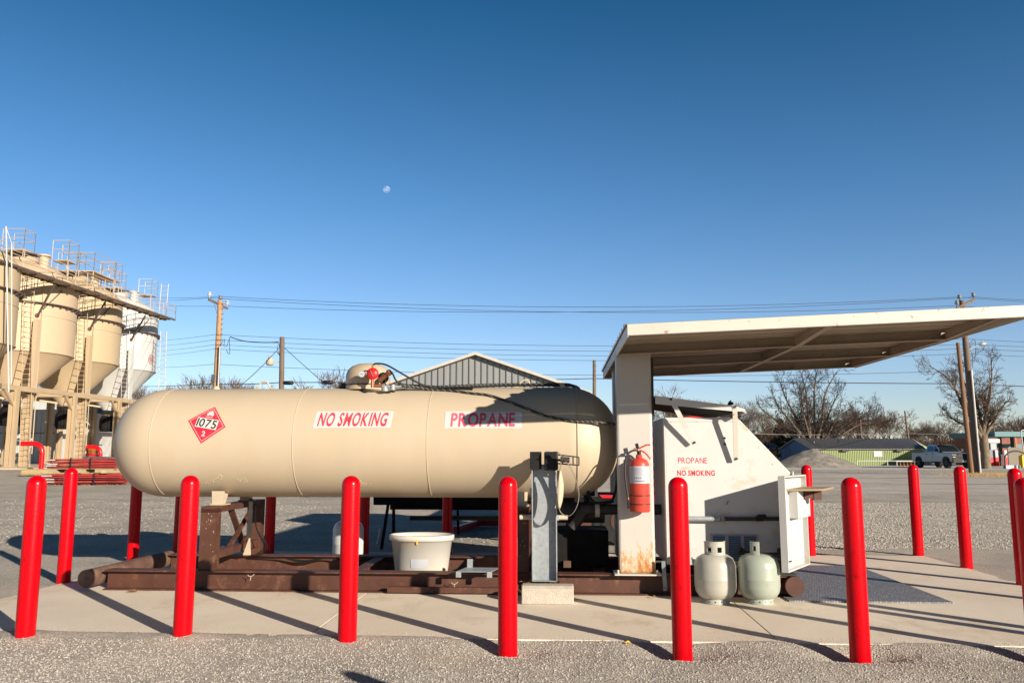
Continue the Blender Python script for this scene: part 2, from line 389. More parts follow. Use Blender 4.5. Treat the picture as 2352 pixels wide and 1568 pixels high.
# ================================================================= SETTING
def smooth(a, b, x):
    t = max(0, min(1, (x - a) / (b - a))); return t * t * (3 - 2 * t)
SX0, SX1, SY0, SY1 = -4.85, 4.45, 5.74, 10.56                # slab, in station coordinates
FRONT = [(-3.656, 5.561), (-2.60, 5.66), (-1.448, 5.64), (-0.352, 5.49), (0.767, 5.475), (1.875, 5.475), (2.976, 5.50)]
DIPS = [(-0.352, 5.49, .045), (0.767, 5.50, .075), (1.875, 5.50, .085), (2.976, 5.5, .05), (-1.448, 5.6, .015)]
MOUNDS = [(-3.656, 5.6, .02), (-2.6, 5.64, .022), (-1.5, 5.62, .015), (-4.95, 9.2, .05), (-4.5, 9.0, .04)]
from mathutils import noise as mn
def gz(x, y):
    s = w2s(x, y)
    z = -.006 + .35 * smooth(20, 45, y) * smooth(4, -6, x)
    near = 1 - smooth(14, 30, y)
    z += near * (.009 * mn.noise(Vector((x * 1.1, y * 1.1, 0))) + .005 * mn.noise(Vector((x * 4, y * 4, 3))) + .004 * mn.noise(Vector((x * 13, y * 13, 5))))
    if SX0 - .1 < s.x < SX1: z += (.008 + .006 * mn.noise(Vector((s.x * 2.3, 9, 0)))) * math.exp(-((SY0 - .02 - s.y) / .13) ** 2)
    for a, b, d in DIPS: z -= d * math.exp(-(((s.x - a) / .26) ** 2 + ((s.y - b) / .17) ** 2))
    for a, b, d in MOUNDS: z += d * math.exp(-(((s.x - a) / .22) ** 2 + ((s.y - b) / .15) ** 2))
    # windrow of loose gravel in front of the slab on the right
    z += .012 * smooth(-.5, 2, s.x) * math.exp(-((s.y - 5.0) / .25) ** 2)
    ins = min(s.x - SX0, SX1 - s.x, s.y - SY0, SY1 - s.y)
    if ins > -.02: z = min(z, .004 - .10 * smooth(.03, .25, ins)) if ins > .02 else z
    return z
def axis(spec):
    out = []
    for a, b, st in spec:
        n = max(1, round((b - a) / st)); out += [a + (b - a) * i / n for i in range(n)]
    return out + [spec[-1][1]]
xs = axis([(-900, -200, 100), (-200, -40, 20), (-40, -10, 3), (-10, -5, .3), (-5, 5, .035), (5, 10, .25), (10, 60, 5), (60, 200, 20), (200, 900, 100)])
ys = axis([(-60, 0, 10), (0, 3.6, .3), (3.6, 6.6, .03), (6.6, 14, .1), (14, 30, .8), (30, 100, 5), (100, 300, 25), (300, 1500, 200)])
gm = MB(); nx = len(xs)
gm.v = [Vector((x, y, gz(x, y))) for y in ys for x in xs]
gm.f = [(j * nx + i, j * nx + i + 1, (j + 1) * nx + i + 1, (j + 1) * nx + i) for j in range(len(ys) - 1) for i in range(nx - 1)]
gm.sm = [True] * len(gm.f)
gravel_mat('gravel', (.50, .455, .40), (.62, .575, .515), (.27, .24, .205), 110, .008, (.56, .47, .33))
gm.build('ground', MATS['gravel'], frame='W', kind='structure')
# coarse loose stones on the right behind the slab and in front
st = MB(); rnd = random.Random(3)
def stone(cx, cy, r, z0):
    vs = []
    for d in ((1, 0, 0), (-1, 0, 0), (0, 1, 0), (0, -1, 0), (0, 0, 1)):
        k = r * rnd.uniform(.6, 1.3); vs.append((cx + d[0] * k, cy + d[1] * k, z0 + d[2] * k * .75 + (0 if d[2] else -.001)))
    a = rnd.uniform(0, PI)
    vs = [(cx + (x - cx) * math.cos(a) - (y - cy) * math.sin(a), cy + (x - cx) * math.sin(a) + (y - cy) * math.cos(a), z) for x, y, z in vs]
    st.add(vs, [(0, 2, 4), (2, 1, 4), (1, 3, 4), (3, 0, 4)])
for i in range(30000):
    y = 4.0 + 1.75 * rnd.random(); x = rnd.uniform(-.68, .68) * y
    s = w2s(x, y)
    if s.y > SY0 - .01: continue
    stone(x, y, rnd.uniform(.0035, .009), gz(x, y))
for i in range(2600):
    sx = rnd.uniform(-4.6, 4.2); sy = SY0 + abs(rnd.gauss(0, .09)); w_ = s2w(sx, sy); stone(w_.x, w_.y, rnd.uniform(.002, .006), 0)
for i in range(1500):
    w_ = s2w(rnd.uniform(-4.7, 4.3), rnd.uniform(5.8, 10.4)); stone(w_.x, w_.y, rnd.uniform(.0015, .0045), 0)
for i in range(26000):
    y = rnd.uniform(11, 21); x = rnd.uniform(.33, .68) * y
    stone(x, y, rnd.uniform(.006, .020), gz(x, y))
for i in range(9000):
    y = rnd.uniform(11, 22); x = rnd.uniform(-.68, .33) * y
    stone(x, y, rnd.uniform(.008, .018), gz(x, y))
st.build('loose_gravel', mat('stones', (.40, .368, .325), rough=.95, var=.35, vs=60), frame='W', kind='stuff', label='loose grey crushed stones strewn over the gravel yard', cat='gravel')

slab_mat()
sl = MB()
# three pours of slab with narrow joints between them
def slabpiece(x0, x1, y0, y1, sk0=0, sk1=0):
    sl.prism([(x0, y0, 0), (x1, y0, 0), (x1 + sk1, y1, 0), (x0 + sk0, y1, 0)], (0, 0, -.16), (0, 0, 0))
slabpiece(SX0, -1.754, SY0, SY1, 0, .0); slabpiece(-1.750, 1.450, SY0 - .0, SY1); slabpiece(1.454, SX1, SY0, SY1)
sl.build('concrete_slab', 'concrete', frame='S', bevel=.006, kind='structure')
dk = MB(); dk.box(SX0 + .1, SX1 - .1, SY0 + .03, SY1 - .1, -.12, -.004); dk.build('slab_joint_filler', mat('joint', (.10, .09, .08), rough=.95), frame='S', kind='structure')

gravel_mat('asphalt', (.52, .47, .42), (.58, .53, .48), (.44, .40, .36), 20, .002)
rd = MB()
rd.prism([(-2, 27, 0), (80, 19, 0), (140, 44, 0), (140, 62, 0), (-2, 47, 0)], (0, 0, .0), (0, 0, .003))
rd.build('road', MATS['asphalt'], frame='W', kind='structure')
cr = MB()
for y0, dy in ((33.5, .5), (41, -.9)):
    pts = [(4 + i * 1.6, y0 + dy * math.sin(i * .35) + .15 * rnd.uniform(-1, 1), .013) for i in range(38)]
    for a, b in zip(pts, pts[1:]): cr.beam(a, b, .13, .004, up=(0, 0, 1))
cr.build('road_crack', mat('crack', (.07, .06, .06), rough=.95), frame='W', kind='structure')
pv = MB(); pv.prism([(20, 62, 0), (140, 62, 0), (140, 100, 0), (20, 100, 0)], (0, 0, .0), (0, 0, .002)); pv.build('forecourt', mat('forecourt', (.52, .48, .43), rough=.95, vs=.6), frame='W', kind='structure')
pd = MB(); pd.box(-40, -22.5, 46, 84, .2, .42)
pd.build('silo_pad', mat('silopad', (.50, .40, .29), rough=.9, vs=1), frame='W', kind='structure')

# ================================================================= BOLLARDS
def make_bollard(name, label, base):
    b = MB(); r = .0635; H = 1.105; prof = [(r, -.2), (r, H - .062)]
    for i in range(1, 9):
        a = i / 8 * PI / 2; prof.append((r * math.cos(a) if i < 8 else .0001, H - .062 + .062 * math.sin(a)))
    b.lathe(prof, n=40)
    b.v = [p + Vector(base) for p in b.v]
    return b.build(name, 'red_paint', base=base, label=label, cat='bollard', group='red safety bollards round the propane station')
front_lab = ['red bollard at the far left of the front row',
 'red bollard in front of the left third of the tank, under the red hazard diamond',
 'red bollard standing before the oval white tub, below the NO SMOKING sign',
 'red bollard between the white tub and the galvanized post',
 'red bollard covering the start of the NO SMOKING letters on the white cabinet',
 'red bollard in front of the dark tread plate, nearest on the right',
 'red bollard cut by the right picture edge, nearer of the two there']
b0 = None
BOLL = [(FRONT[i], front_lab[i]) for i in range(7)]
BOLL += [((-4.86, 7.92), 'red bollard left of the skid end, its foot in shadow'),
 ((-4.97, 9.42), 'red bollard behind the rounded left end of the tank, lit only near its foot'),
 ((-4.80, 10.2), 'shaded red bollard seen under the tank just left of the brown saddle frame'),
 ((-3.66, 10.27), 'shaded red bollard seen under the tank just right of the brown saddle frame'),
 ((-2.47, 10.32), 'shaded red bollard half hidden behind the bollard by the white tub'),
 ((-1.43, 10.38), 'shaded red bollard directly behind the white oval tub'),
 ((-.36, 10.44), 'shaded red bollard behind the galvanized post'),
 ((.75, 10.48), 'red bollard hidden behind the rusty canopy column'),
 ((1.90, 10.5), 'red bollard hidden behind the white cabinet'),
 ((3.07, 10.52), 'red bollard just right of the open white cabinet door'),
 ((4.40, 10.60), 'back row red bollard standing at the far right corner of the slab'),
 ((4.46, 9.52), 'red bollard standing at the right slab edge, in front of the pickup truck'),
 ((4.42, 8.33), 'red bollard at the right picture edge, behind the darker one'),
 ((4.45, 7.15), 'red bollard at the right slab edge just outside the picture'),
 ((4.70, 4.97), 'red bollard at the front right corner just outside the picture'),
 ((4.55, 4.81), 'red bollard set off the front right corner'),
 ((1.379, 2.188), 'red bollard beside the photographer, only its shadow tip in view')]
for (x, y), lab in BOLL:
    w = s2w(x, y); z = 0 if (SX0 < x < SX1 and SY0 < y < SY1) else gz(w.x, w.y)
    dz = -(0.01 if y < 6 else 0)
    if b0 is None: b0 = make_bollard('bollard', lab, (x, y, dz))
    else: dup(b0, s2w(x, y, dz), lab, rz=TH + rnd.uniform(0, 6), scale=(1, 1, 1.07) if y < 3 else None)

# ================================================================= TANK
TY, TZ, TR = 8.10, 1.356, .538
TX0, TX1 = -4.46, .575
HL = .50                                                  # depth of each rounded head
tank = thing('propane_tank', 'long cream horizontal propane tank with rounded ends resting on the brown skid', 'propane tank', (-1.94, TY, .8))
b = MB(); prof = []
for i in range(15):
    a = PI / 2 * i / 14; prof.append((max(.0002, TR * math.sin(a) ** .92), HL * (1 - math.cos(a)) + TX0))
prof += [(TR, TX0 + HL + .3), (TR, -2), (TR, TX1 - HL - .3)]
for i in range(15):
    a = PI / 2 * i / 14; prof.append((max(.0002, TR * math.cos(a) ** .92), TX1 - HL + HL * math.sin(a)))
b.lathe(prof, (0, TY, TZ), (1, 0, 0), n=96)
shell = b.build('shell', 'tank', tank)
for x in (-3.90, -2.515, -1.243, .158):
    b = MB(); pts = [(x, TY + TR * 1.001 * math.cos(a), TZ + TR * 1.001 * math.sin(a)) for a in [2 * PI * i / 64 for i in range(64)]]
    b.tube(pts, .0038, 6, closed=True); b.build('weld_seam', 'tank_plain', tank)
def on_tank(x, s, off=.003):
    a = s / TR; return Vector((x, TY - (TR + off) * math.cos(a), TZ + (TR + off) * math.sin(a)))
def arc(z): return TR * math.asin((z - TZ) / TR)
def tank_patch(x0, x1, s0, s1, off, skew=0, n=8):
    b = MB(); vs = []
    for k in range(n + 1):
        s_ = s0 + (s1 - s0) * k / n; sh = skew * (s_ - (s0 + s1) / 2)
        vs += [on_tank(x0 + sh, s_, off), on_tank(x1 + sh, s_, off)]
    b.add(vs, [(2 * k, 2 * k + 1, 2 * k + 3, 2 * k + 2) for k in range(n)]); return b
def tank_text(txt, xc, sc_, w, h, off, bold=.012, shear=0, spacing=1):
    bm = slice_rows(text_mesh(txt, w, h, bold, shear, spacing), h, 5)
    return bm_to_mb(bm, lambda x, y: on_tank(xc + x, sc_ + y, off))
s0, s1 = arc(1.482), arc(1.642)
sg = tank_patch(-2.318, -1.577, s0, s1, .0025, skew=.10).build('sign', 'sticker_white', tank, label='white NO SMOKING sticker with slanted faded red letters')
tank_text('NO SMOKING', -1.950, (s0 + s1) / 2, .655, .143, .0042, .022, .16, 1.7).build('lettering', 'sticker_red', sg)
s0, s1 = arc(1.476), arc(1.637)
sg = tank_patch(-1.080, -.357, s0, s1, .0025, skew=.0).build('sign', 'sticker_white', tank, label='white PROPANE sticker with faded pink letters, half in shadow')
tank_text('PROPANE', -.720, (s0 + s1) / 2, .60, .142, .0042, .026, .03, 1.0).build('lettering', 'sticker_pink', sg)
# hazard diamond
PCX, PCS, PA = -3.356, .172, R(-10)
def pl(x, y, off):
    return on_tank(PCX + x * math.cos(PA) - y * math.sin(PA), PCS + x * math.sin(PA) + y * math.cos(PA), off)
def flat_poly(poly, off, n=6):
    bm = bmesh.new(); f = bm.faces.new([bm.verts.new((x, y, 0)) for x, y in poly])
    bmesh.ops.triangulate(bm, faces=[f])
    y0 = min(p[1] for p in poly); y1 = max(p[1] for p in poly)
    for i in range(1, n):
        bmesh.ops.bisect_plane(bm, geom=bm.verts[:] + bm.edges[:] + bm.faces[:], plane_co=(0, y0 + (y1 - y0) * i / n, 0), plane_no=(0, 1, 0))
    return bm_to_mb(bm, lambda x, y: pl(x, y, off))
D = .192
pk = flat_poly([(0, -D), (D, 0), (0, D), (-D, 0)], .002, 12).build('hazard_placard', 'sticker_red', tank, label='red diamond placard reading 1075 and 2 with a white flame')
b = MB()
for k in range(4):
    q = [(0, -1), (1, 0), (0, 1), (-1, 0)]; a = q[k]; c = q[(k + 1) % 4]
    N_ = 6
    for i in range(N_):
        t0, t1 = i / N_, (i + 1) / N_
        def L_(t, r_): return pl((a[0] * (1 - t) + c[0] * t) * r_, (a[1] * (1 - t) + c[1] * t) * r_, .0035)
        b.add([L_(t0, .172), L_(t1, .172), L_(t1, .167), L_(t0, .167)], [(0, 1, 2, 3)])
b.build('border_line', 'sticker_white', pk)
flat_poly([(-.107, -.045), (.107, -.045), (.107, .053), (-.107, .053)], .0036, 4).build('number_panel', 'sticker_white', pk)
def ptext(t, w, h, cx, cy, off, bold, shear=0):
    bm = slice_rows(text_mesh(t, w, h, bold, shear, 1.02), h, 4); return bm_to_mb(bm, lambda x, y: pl(cx + x, cy + y, off))
ptext('1075', .196, .082, 0, .004, .0052, .012).build('digits', 'ink', pk)
ptext('2', .034, .050, 0, -.098, .0052, .03).build('digit', 'sticker_white', pk)
fl = [(-.026, .078), (-.036, .095), (-.033, .112), (-.026, .104), (-.028, .125), (-.018, .118), (-.012, .138), (-.006, .128), (.006, .152), (.006, .130), (.018, .142), (.016, .122), (.028, .128), (.024, .110), (.034, .108), (.036, .092), (.026, .078), (.012, .090), (.004, .084), (-.006, .094), (-.012, .082)]
flat_poly(fl, .0052, 4).build('flame_symbol', 'sticker_white', pk)
flat_poly([(-.034, .066), (.034, .066), (.034, .071), (-.034, .071)], .0052, 1).build('flame_line', 'sticker_white', pk)
# feet on saddles, lifting eyes
for x in (-3.27, -.37):
    for yy, tilt in ((7.76, 1), (8.44, -1)):
        b = MB(); zb = .765
        b.prism([(x - .052, yy - .04, zb), (x + .052, yy - .04, zb), (x + .062, yy - .04, zb + .125), (x - .062, yy - .04, zb + .125)], (0, 0, 0), (0, .012, 0))
        b.prism([(x + .01, yy - .03, zb), (x + .01, yy + .09, zb), (x + .01, yy + .15, zb + .09), (x + .01, yy - .03, zb + .12)], (0, 0, 0), (.012, 0, 0))
        b.box(x - .07, x + .07, yy - .05, yy + .1, zb - .006, zb + .004)
        b.build('support_foot', 'tank_plain', tank)
for x in (-3.005, -.35):
    b = MB(); z0 = TZ + TR - .004
    pts = [(x - .10, TY, z0 + .008), (x - .065, TY, z0 + .012), (x - .055, TY, z0 + .03)] + [(x - .05 * math.cos(a), TY, z0 + .035 + .045 * math.sin(a)) for a in [PI * i / 10 for i in range(11)]] + [(x + .055, TY, z0 + .03), (x + .065, TY, z0 + .012), (x + .10, TY, z0 + .008)]
    b.tube(pts, .009, 8); b.build('lifting_eye', 'tank_plain', tank)
b = MB(); b.cyl((-3.50, TY, TZ + TR - .02), (-3.50, TY, TZ + TR + .018), .045, .03, 20); b.cyl((-3.50, TY, TZ + TR + .018), (-3.50, TY, TZ + TR + .03), .03, .022, 20); b.build('vent_stub', 'tank_plain', tank)
b = MB(); b.cyl((.02, TY - .08, TZ + TR - .03), (.02, TY - .08, TZ + TR + .03), .03, .03, 20); b.build('vent_stub', 'tank_plain', tank)
for i, (x, s_) in enumerate(((-3.36, -.42), (-3.03, -.40), (-1.92, -.42), (-1.85, -.45), (-3.26, -.36))):        # weld spatter and scars low on the shell
    b = MB()
    for k in range(14):
        p = on_tank(x + rnd.uniform(-.05, .05), s_ + rnd.uniform(-.03, .03), 0); b.lathe([(.0001, .004), (.004, .002), (.007, -.002)], p, p - Vector((p.x, TY, TZ)), 6)
    b.build('weld_spatter', 'tank_plain', tank)
# valve dome
dx = -1.935; dz = TZ + TR
dome = None
b = MB(); b.lathe([(.222, -.05), (.222, .085), (.218, .115), (.20, .155), (.165, .19), (.11, .213), (.05, .222), (.0002, .224)], (dx, TY, dz + .03), n=48)
dome = b.build('dome_cover', 'dome_paint', tank)
b = MB(); b.lathe([(.19, 0), (.19, .035), (.228, .04), (.228, .048)], (dx, TY, dz - .015), n=40); b.build('dome_rim', 'black', tank)
b = MB(); b.box(dx - .29, dx - .225, TY - .05, TY + .05, dz - .005, dz + .055); b.build('hinge_block', 'dark_metal', tank)
b = MB(); b.cyl((dx + .19, TY - .14, dz + .095), (dx + .19, TY - .17, dz + .095), .052, .052, 20); b.build('dome_opening', 'dark_void', tank)
ry = TY - .34
rg = MB(); rg.lathe([(.0002, -.03), (.03, -.03), (.035, -.015), (.056, -.01), (.060, 0), (.058, .014), (.036, .022), (.022, .03), (.0002, .03)], (dx + .125, ry, dz + .115), (0, -1, 0), 32)
rgo = rg.build('regulator', 'red_flat', tank)
b = MB(); b.beam((dx + .108, ry - .033, dz + .145), (dx + .138, ry - .033, dz + .085), .008, .008); b.build('regulator_handle', 'steel', rgo)
b = MB(); b.cyl((dx + .125, ry, dz + .17), (dx + .125, ry, dz + .20), .011); b.cyl((dx + .125, ry, dz - .02), (dx + .125, ry, dz + .06), .017); b.cyl((dx + .125, ry + .02, dz + .0), (dx + .22, ry + .02, dz + .0), .018)
b.build('pipe_fitting', 'bronze', tank)
b = MB(); b.lathe([(.0002, .02), (.030, .02), (.034, .012), (.034, -.01), (.0002, -.012)], (dx + .015, ry + .03, dz + .115), (0, -1, 0), 28); gd = b.build('pressure_gauge', 'galv_dark', tank)
b = MB(); b.lathe([(.0002, 0), (.030, 0)], (dx + .015, ry + .0085, dz + .115), (0, -1, 0), 28); b.build('gauge_face', 'label_white', gd)
b = MB(); b.beam((dx + .005, ry + .007, dz + .118), (dx + .028, ry + .007, dz + .112), .003, .002); b.build('gauge_needle', 'ink', gd)
b = MB(); b.cyl((dx + .17, TY - .22, dz + .065), (dx + .26, TY - .27, dz + .125), .026, .022); b.cyl((dx + .26, TY - .27, dz + .125), (dx + .285, TY - .285, dz + .14), .03, .03, 6); b.build('brass_valve', 'bronze', tank)
b = MB(); b.cyl((dx + .20, ry + .02, dz - .002), (dx + .40, ry + .02, dz - .012), .014); b.cyl((dx + .32, ry + .02, dz - .04), (dx + .32, ry + .02, dz + .012), .024); b.cyl((dx + .24, TY - .3, dz - .05), (dx + .24, TY - .3, dz + .0), .035)
b.build('valve_manifold', 'galv', tank)

# hoses
def catmull(P, n=8):
    P = [Vector(p) for p in P]; out = []
    for i in range(len(P) - 1):
        p0, p1, p2, p3 = P[max(i - 1, 0)], P[i], P[i + 1], P[min(i + 2, len(P) - 1)]
        for k in range(n):
            t = k / n; out.append(.5 * ((2 * p1) + (p2 - p0) * t + (2 * p0 - 5 * p1 + 4 * p2 - p3) * t * t + (3 * p1 - p0 - 3 * p2 + p3) * t ** 3))
    return out + [P[-1]]
def hose(name, pts, r, m, label, cat='hose', n=8, **k):
    b = MB(); b.tube(catmull(pts, 8), r, n); return b.build(name, m, base=(pts[0][0], pts[0][1], pts[0][2]), label=label, cat=cat, **k)
def tt(x, s_, off=.012): return on_tank(x, s_, off)
TOP = TR * PI / 2
hose('hose', [(dx + .30, ry + .02, dz - .0), (-1.45, 7.84, dz + .0), tt(-1.25, .63), tt(-1.05, .60), tt(-.85, .54), tt(-.68, .50), tt(-.48, .40), tt(-.30, .31), tt(-.12, .235), tt(.12, .185), (.32, TY - .50, 1.535), (.50, TY - .46, 1.515), (.62, TY - .42, 1.49)], .0125, 'hose_wrap', 'black braided hose draped down the front of the tank over the PROPANE sign')
hose('hose', [(dx + .24, TY - .12, dz + .02), (-1.42, 7.98, dz + .012), tt(-1.2, TOP - .10), tt(-.9, TOP - .05, .02), tt(-.6, TOP, .03), tt(-.3, TOP, .03), tt(0, TOP - .03, .03), tt(.12, TOP + .02, .02), tt(.2, TOP + .20, .02), tt(.22, TOP + .5, .02)], .017, 'hose_wrap', 'thicker black braided hose lying along the top of the tank')
hose('hose', [(dx + .125, ry, dz + .20), (dx + .16, ry, dz + .215), (dx + .26, ry + .01, dz + .20), (dx + .42, ry + .05, dz + .11), (-1.35, 7.86, dz + .02), tt(-1.20, .68), tt(-1.0, .66), tt(-.85, .64)], .0085, 'black', 'thin plain black hose arching from the red regulator')
hose('hose', [(dx + .285, TY - .285, dz + .14), (dx + .31, TY - .29, dz + .12), (dx + .37, TY - .27, dz + .03), (-1.40, 7.9, dz + .008), tt(-1.2, .71), tt(-.9, .73), tt(-.5, TOP - .06, .02), tt(0, TOP - .1, .02)], .0095, 'black', 'thin black hose running from the brass valve back along the tank top')

# ================================================================= SKID
FY, RY, BH = 7.575, 8.74, .18
sk = thing('steel_skid', 'rusty brown steel skid frame of two long beams under the tank', 'skid frame', (-1, 8.1, 0))
b = MB(); b.ibeam((-4.22, FY, .0), (2.0, FY, .0), BH, .15); b.build('beam', 'rust_brown', sk)
b = MB(); b.ibeam((-4.18, RY, .0), (2.0, RY, .0), BH, .15); b.build('beam', 'rust_brown', sk)
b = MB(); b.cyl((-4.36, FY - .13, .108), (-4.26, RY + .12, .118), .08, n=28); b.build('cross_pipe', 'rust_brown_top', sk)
b = MB(); b.cyl((2.02, FY - .16, .106), (2.06, RY + .12, .106), .082, n=28); b.build('cross_pipe', 'rust_brown', sk)
b = MB(); b.box(1.84, 1.98, FY - .05, FY + .06, .18, .30); b.box(1.80, 2.06, FY - .09, FY + .1, .185, .198); b.build('end_bracket', 'dark_metal', sk)
for x in (-1.9, .35, 1.2):
    b = MB(); b.ibeam((x, FY + .07, .03), (x, RY - .07, .03), .14, .10); b.build('cross_member', 'rust_brown', sk)
b = MB(); b.box(-1.56, 0.0, FY - .125, FY - .078, .013, .062); b.build('rusty_bar', 'rust_brown', sk)
def saddle(x):
    f = MB(); ht = .765
    for yy in (FY + .01, RY - .01):
        f.beam((x, yy, .18), (x, yy, ht - .03), .15, .11, up=(0, 1, 0))
    f.beam((x, FY - .045, ht - .035), (x, RY + .045, ht - .035), .15, .055)
    fo = f.build('saddle_frame', 'rust_brown', sk)
    g = MB(); g.beam((x, FY + .05, .31), (x, RY - .05, .31), .13, .07)
    g.prism([(x - .06, FY + .06, .19), (x - .06, FY + .06, .42), (x - .06, FY + .32, .28), (x - .06, FY + .15, .19)], (0, 0, 0), (.012, 0, 0))
    g.prism([(x - .06, RY - .06, .19), (x - .06, RY - .06, .40), (x - .06, RY - .30, .28), (x - .06, RY - .15, .19)], (0, 0, 0), (.012, 0, 0))
    g.build('lower_rail', 'rust_brown', fo)
    g = MB(); g.beam((x + .02, FY + .42, ht - .06), (x + .03, FY + .74, .34), .06, .02); g.beam((x + .1, RY - .35, ht - .05), (x + .04, FY + .36, .34), .05, .012); g.build('brace', 'rust_brown', fo)
    g = MB()
    for k in range(11):
        g.lathe([(.0001, .0008), (.0035, .0004)], (x + rnd.uniform(-.06, .06), FY - .0465, rnd.uniform(.3, .7)), (0, -1, 0), 7)
    g.build('paint_flecks', 'sticker_white', fo, kind=None)
saddle(-3.27); saddle(-.37)
b = MB(); b.prism([(-3.15, 8.1, .25), (-3.075, 8.1, .25), (-3.09, 8.1, .43)], (0, 0, 0), (0, .02, 0)); b.build('hanging_plate', 'tank_plain', sk)
b = MB(); b.beam((-3.09, 8.1, .42), (-3.09, 8.1, .80), .035, .02); b.build('hanging_strut', 'dark_metal', sk)
# conduits clipped under rear flange
b = MB()
for k in range(3):
    P = [(-3.25, RY - .09, .17)]
    for i, x in enumerate((-2.95, -2.7, -2.45, -2.2, -1.95, -1.7, -1.45)): P.append((x, RY - .095 - .004 * k, .160 - (.028 + .01 * k if i % 2 == 1 else .0)))
    b.tube(catmull(P, 6), .006, 6)
    b.tube(catmull([(-3.08, 8.2, .75), (-3.1, 8.3, .5), (-3.05 + .02 * k, 8.4, .3), (-3.25 + .03 * k, RY - .1, .17)], 6), .005, 6)
b.build('cable', 'black', base=(-3.2, RY, .17), label='black cables sagging along the rear beam of the skid', cat='cable')
for x, zz in ((-2.83, .15), (-.96, .10)):
    b = MB(); P = [(x - .03, FY - .082, zz), (x - .015, FY - .084, zz - .012), (x, FY - .083, zz - .018), (x - .004, FY - .084, zz - .05)]
    b.tube(catmull(P, 4), .003, 5); b.tube(catmull([(x, FY - .083, zz - .018), (x + .02, FY - .084, zz - .004), (x + .032, FY - .083, zz + .006)], 4), .003, 5)
    b.build('wire_tie', 'strap_tan', base=(x, FY - .08, zz), label='frayed pale wire tie stuck on the brown beam ' + ('left of the white tub' if x < -2 else 'under the white tub'), cat='wire')

# ================================================================= TUB, CYLINDERS
def oval_tub(cx, cy, z0):
    t = thing('tub', 'stained white oval plastic tub standing on the skid', 'tub', (cx, cy, z0))
    b = MB(); n = 48
    def ring(a, bb, z): return [(cx + a * math.cos(2 * PI * i / n), cy + bb * math.sin(2 * PI * i / n), z) for i in range(n)]
    rs = [ring(.236, .15, z0), ring(.252, .165, z0 + .03), ring(.292, .195, z0 + .335), ring(.312, .212, z0 + .337), ring(.314, .214, z0 + .383), ring(.296, .198, z0 + .391), ring(.282, .186, z0 + .36), ring(.25, .155, z0 + .02)]
    vs = [p for r_ in rs for p in r_]
    b.add(vs, [(i * n + k, i * n + (k + 1) % n, (i + 1) * n + (k + 1) % n, (i + 1) * n + k) for i in range(7) for k in range(n)], True)
    b.add(rs[7], [tuple(range(n))]); b.add(rs[0], [tuple(range(n))[::-1]])
    b.build('tub_body', 'bucket', t)
    l = MB(); vs = []
    for k in range(9):
        a = -PI / 2 - .28 + .62 * k / 8
        for q, (A, B, z) in enumerate(((.262, .172, z0 + .09), (.270, .180, z0 + .175))): vs.append((cx + (A + .003) * math.cos(a), cy + (B + .003) * math.sin(a), z))
    l.add(vs, [(2 * k, 2 * k + 2, 2 * k + 3, 2 * k + 1) for k in range(8)]); l.build('paper_label', 'label_white', t)
    l = MB(); l.beam((cx - .01, cy - .213, z0 + .337), (cx - .01, cy - .206, z0 + .312), .012, .008); l.build('tab', 'leaf_yellow', t)
oval_tub(-1.343, 7.98, .085)
hb = MB(); hb.box(-1.62, -1.07, 7.72, 8.3, .06, .084); hb.build('board', 'wood_pole_dark', base=(-1.34, 8, .06), label='dark board lying between the skid beams under the white tub', cat='board')

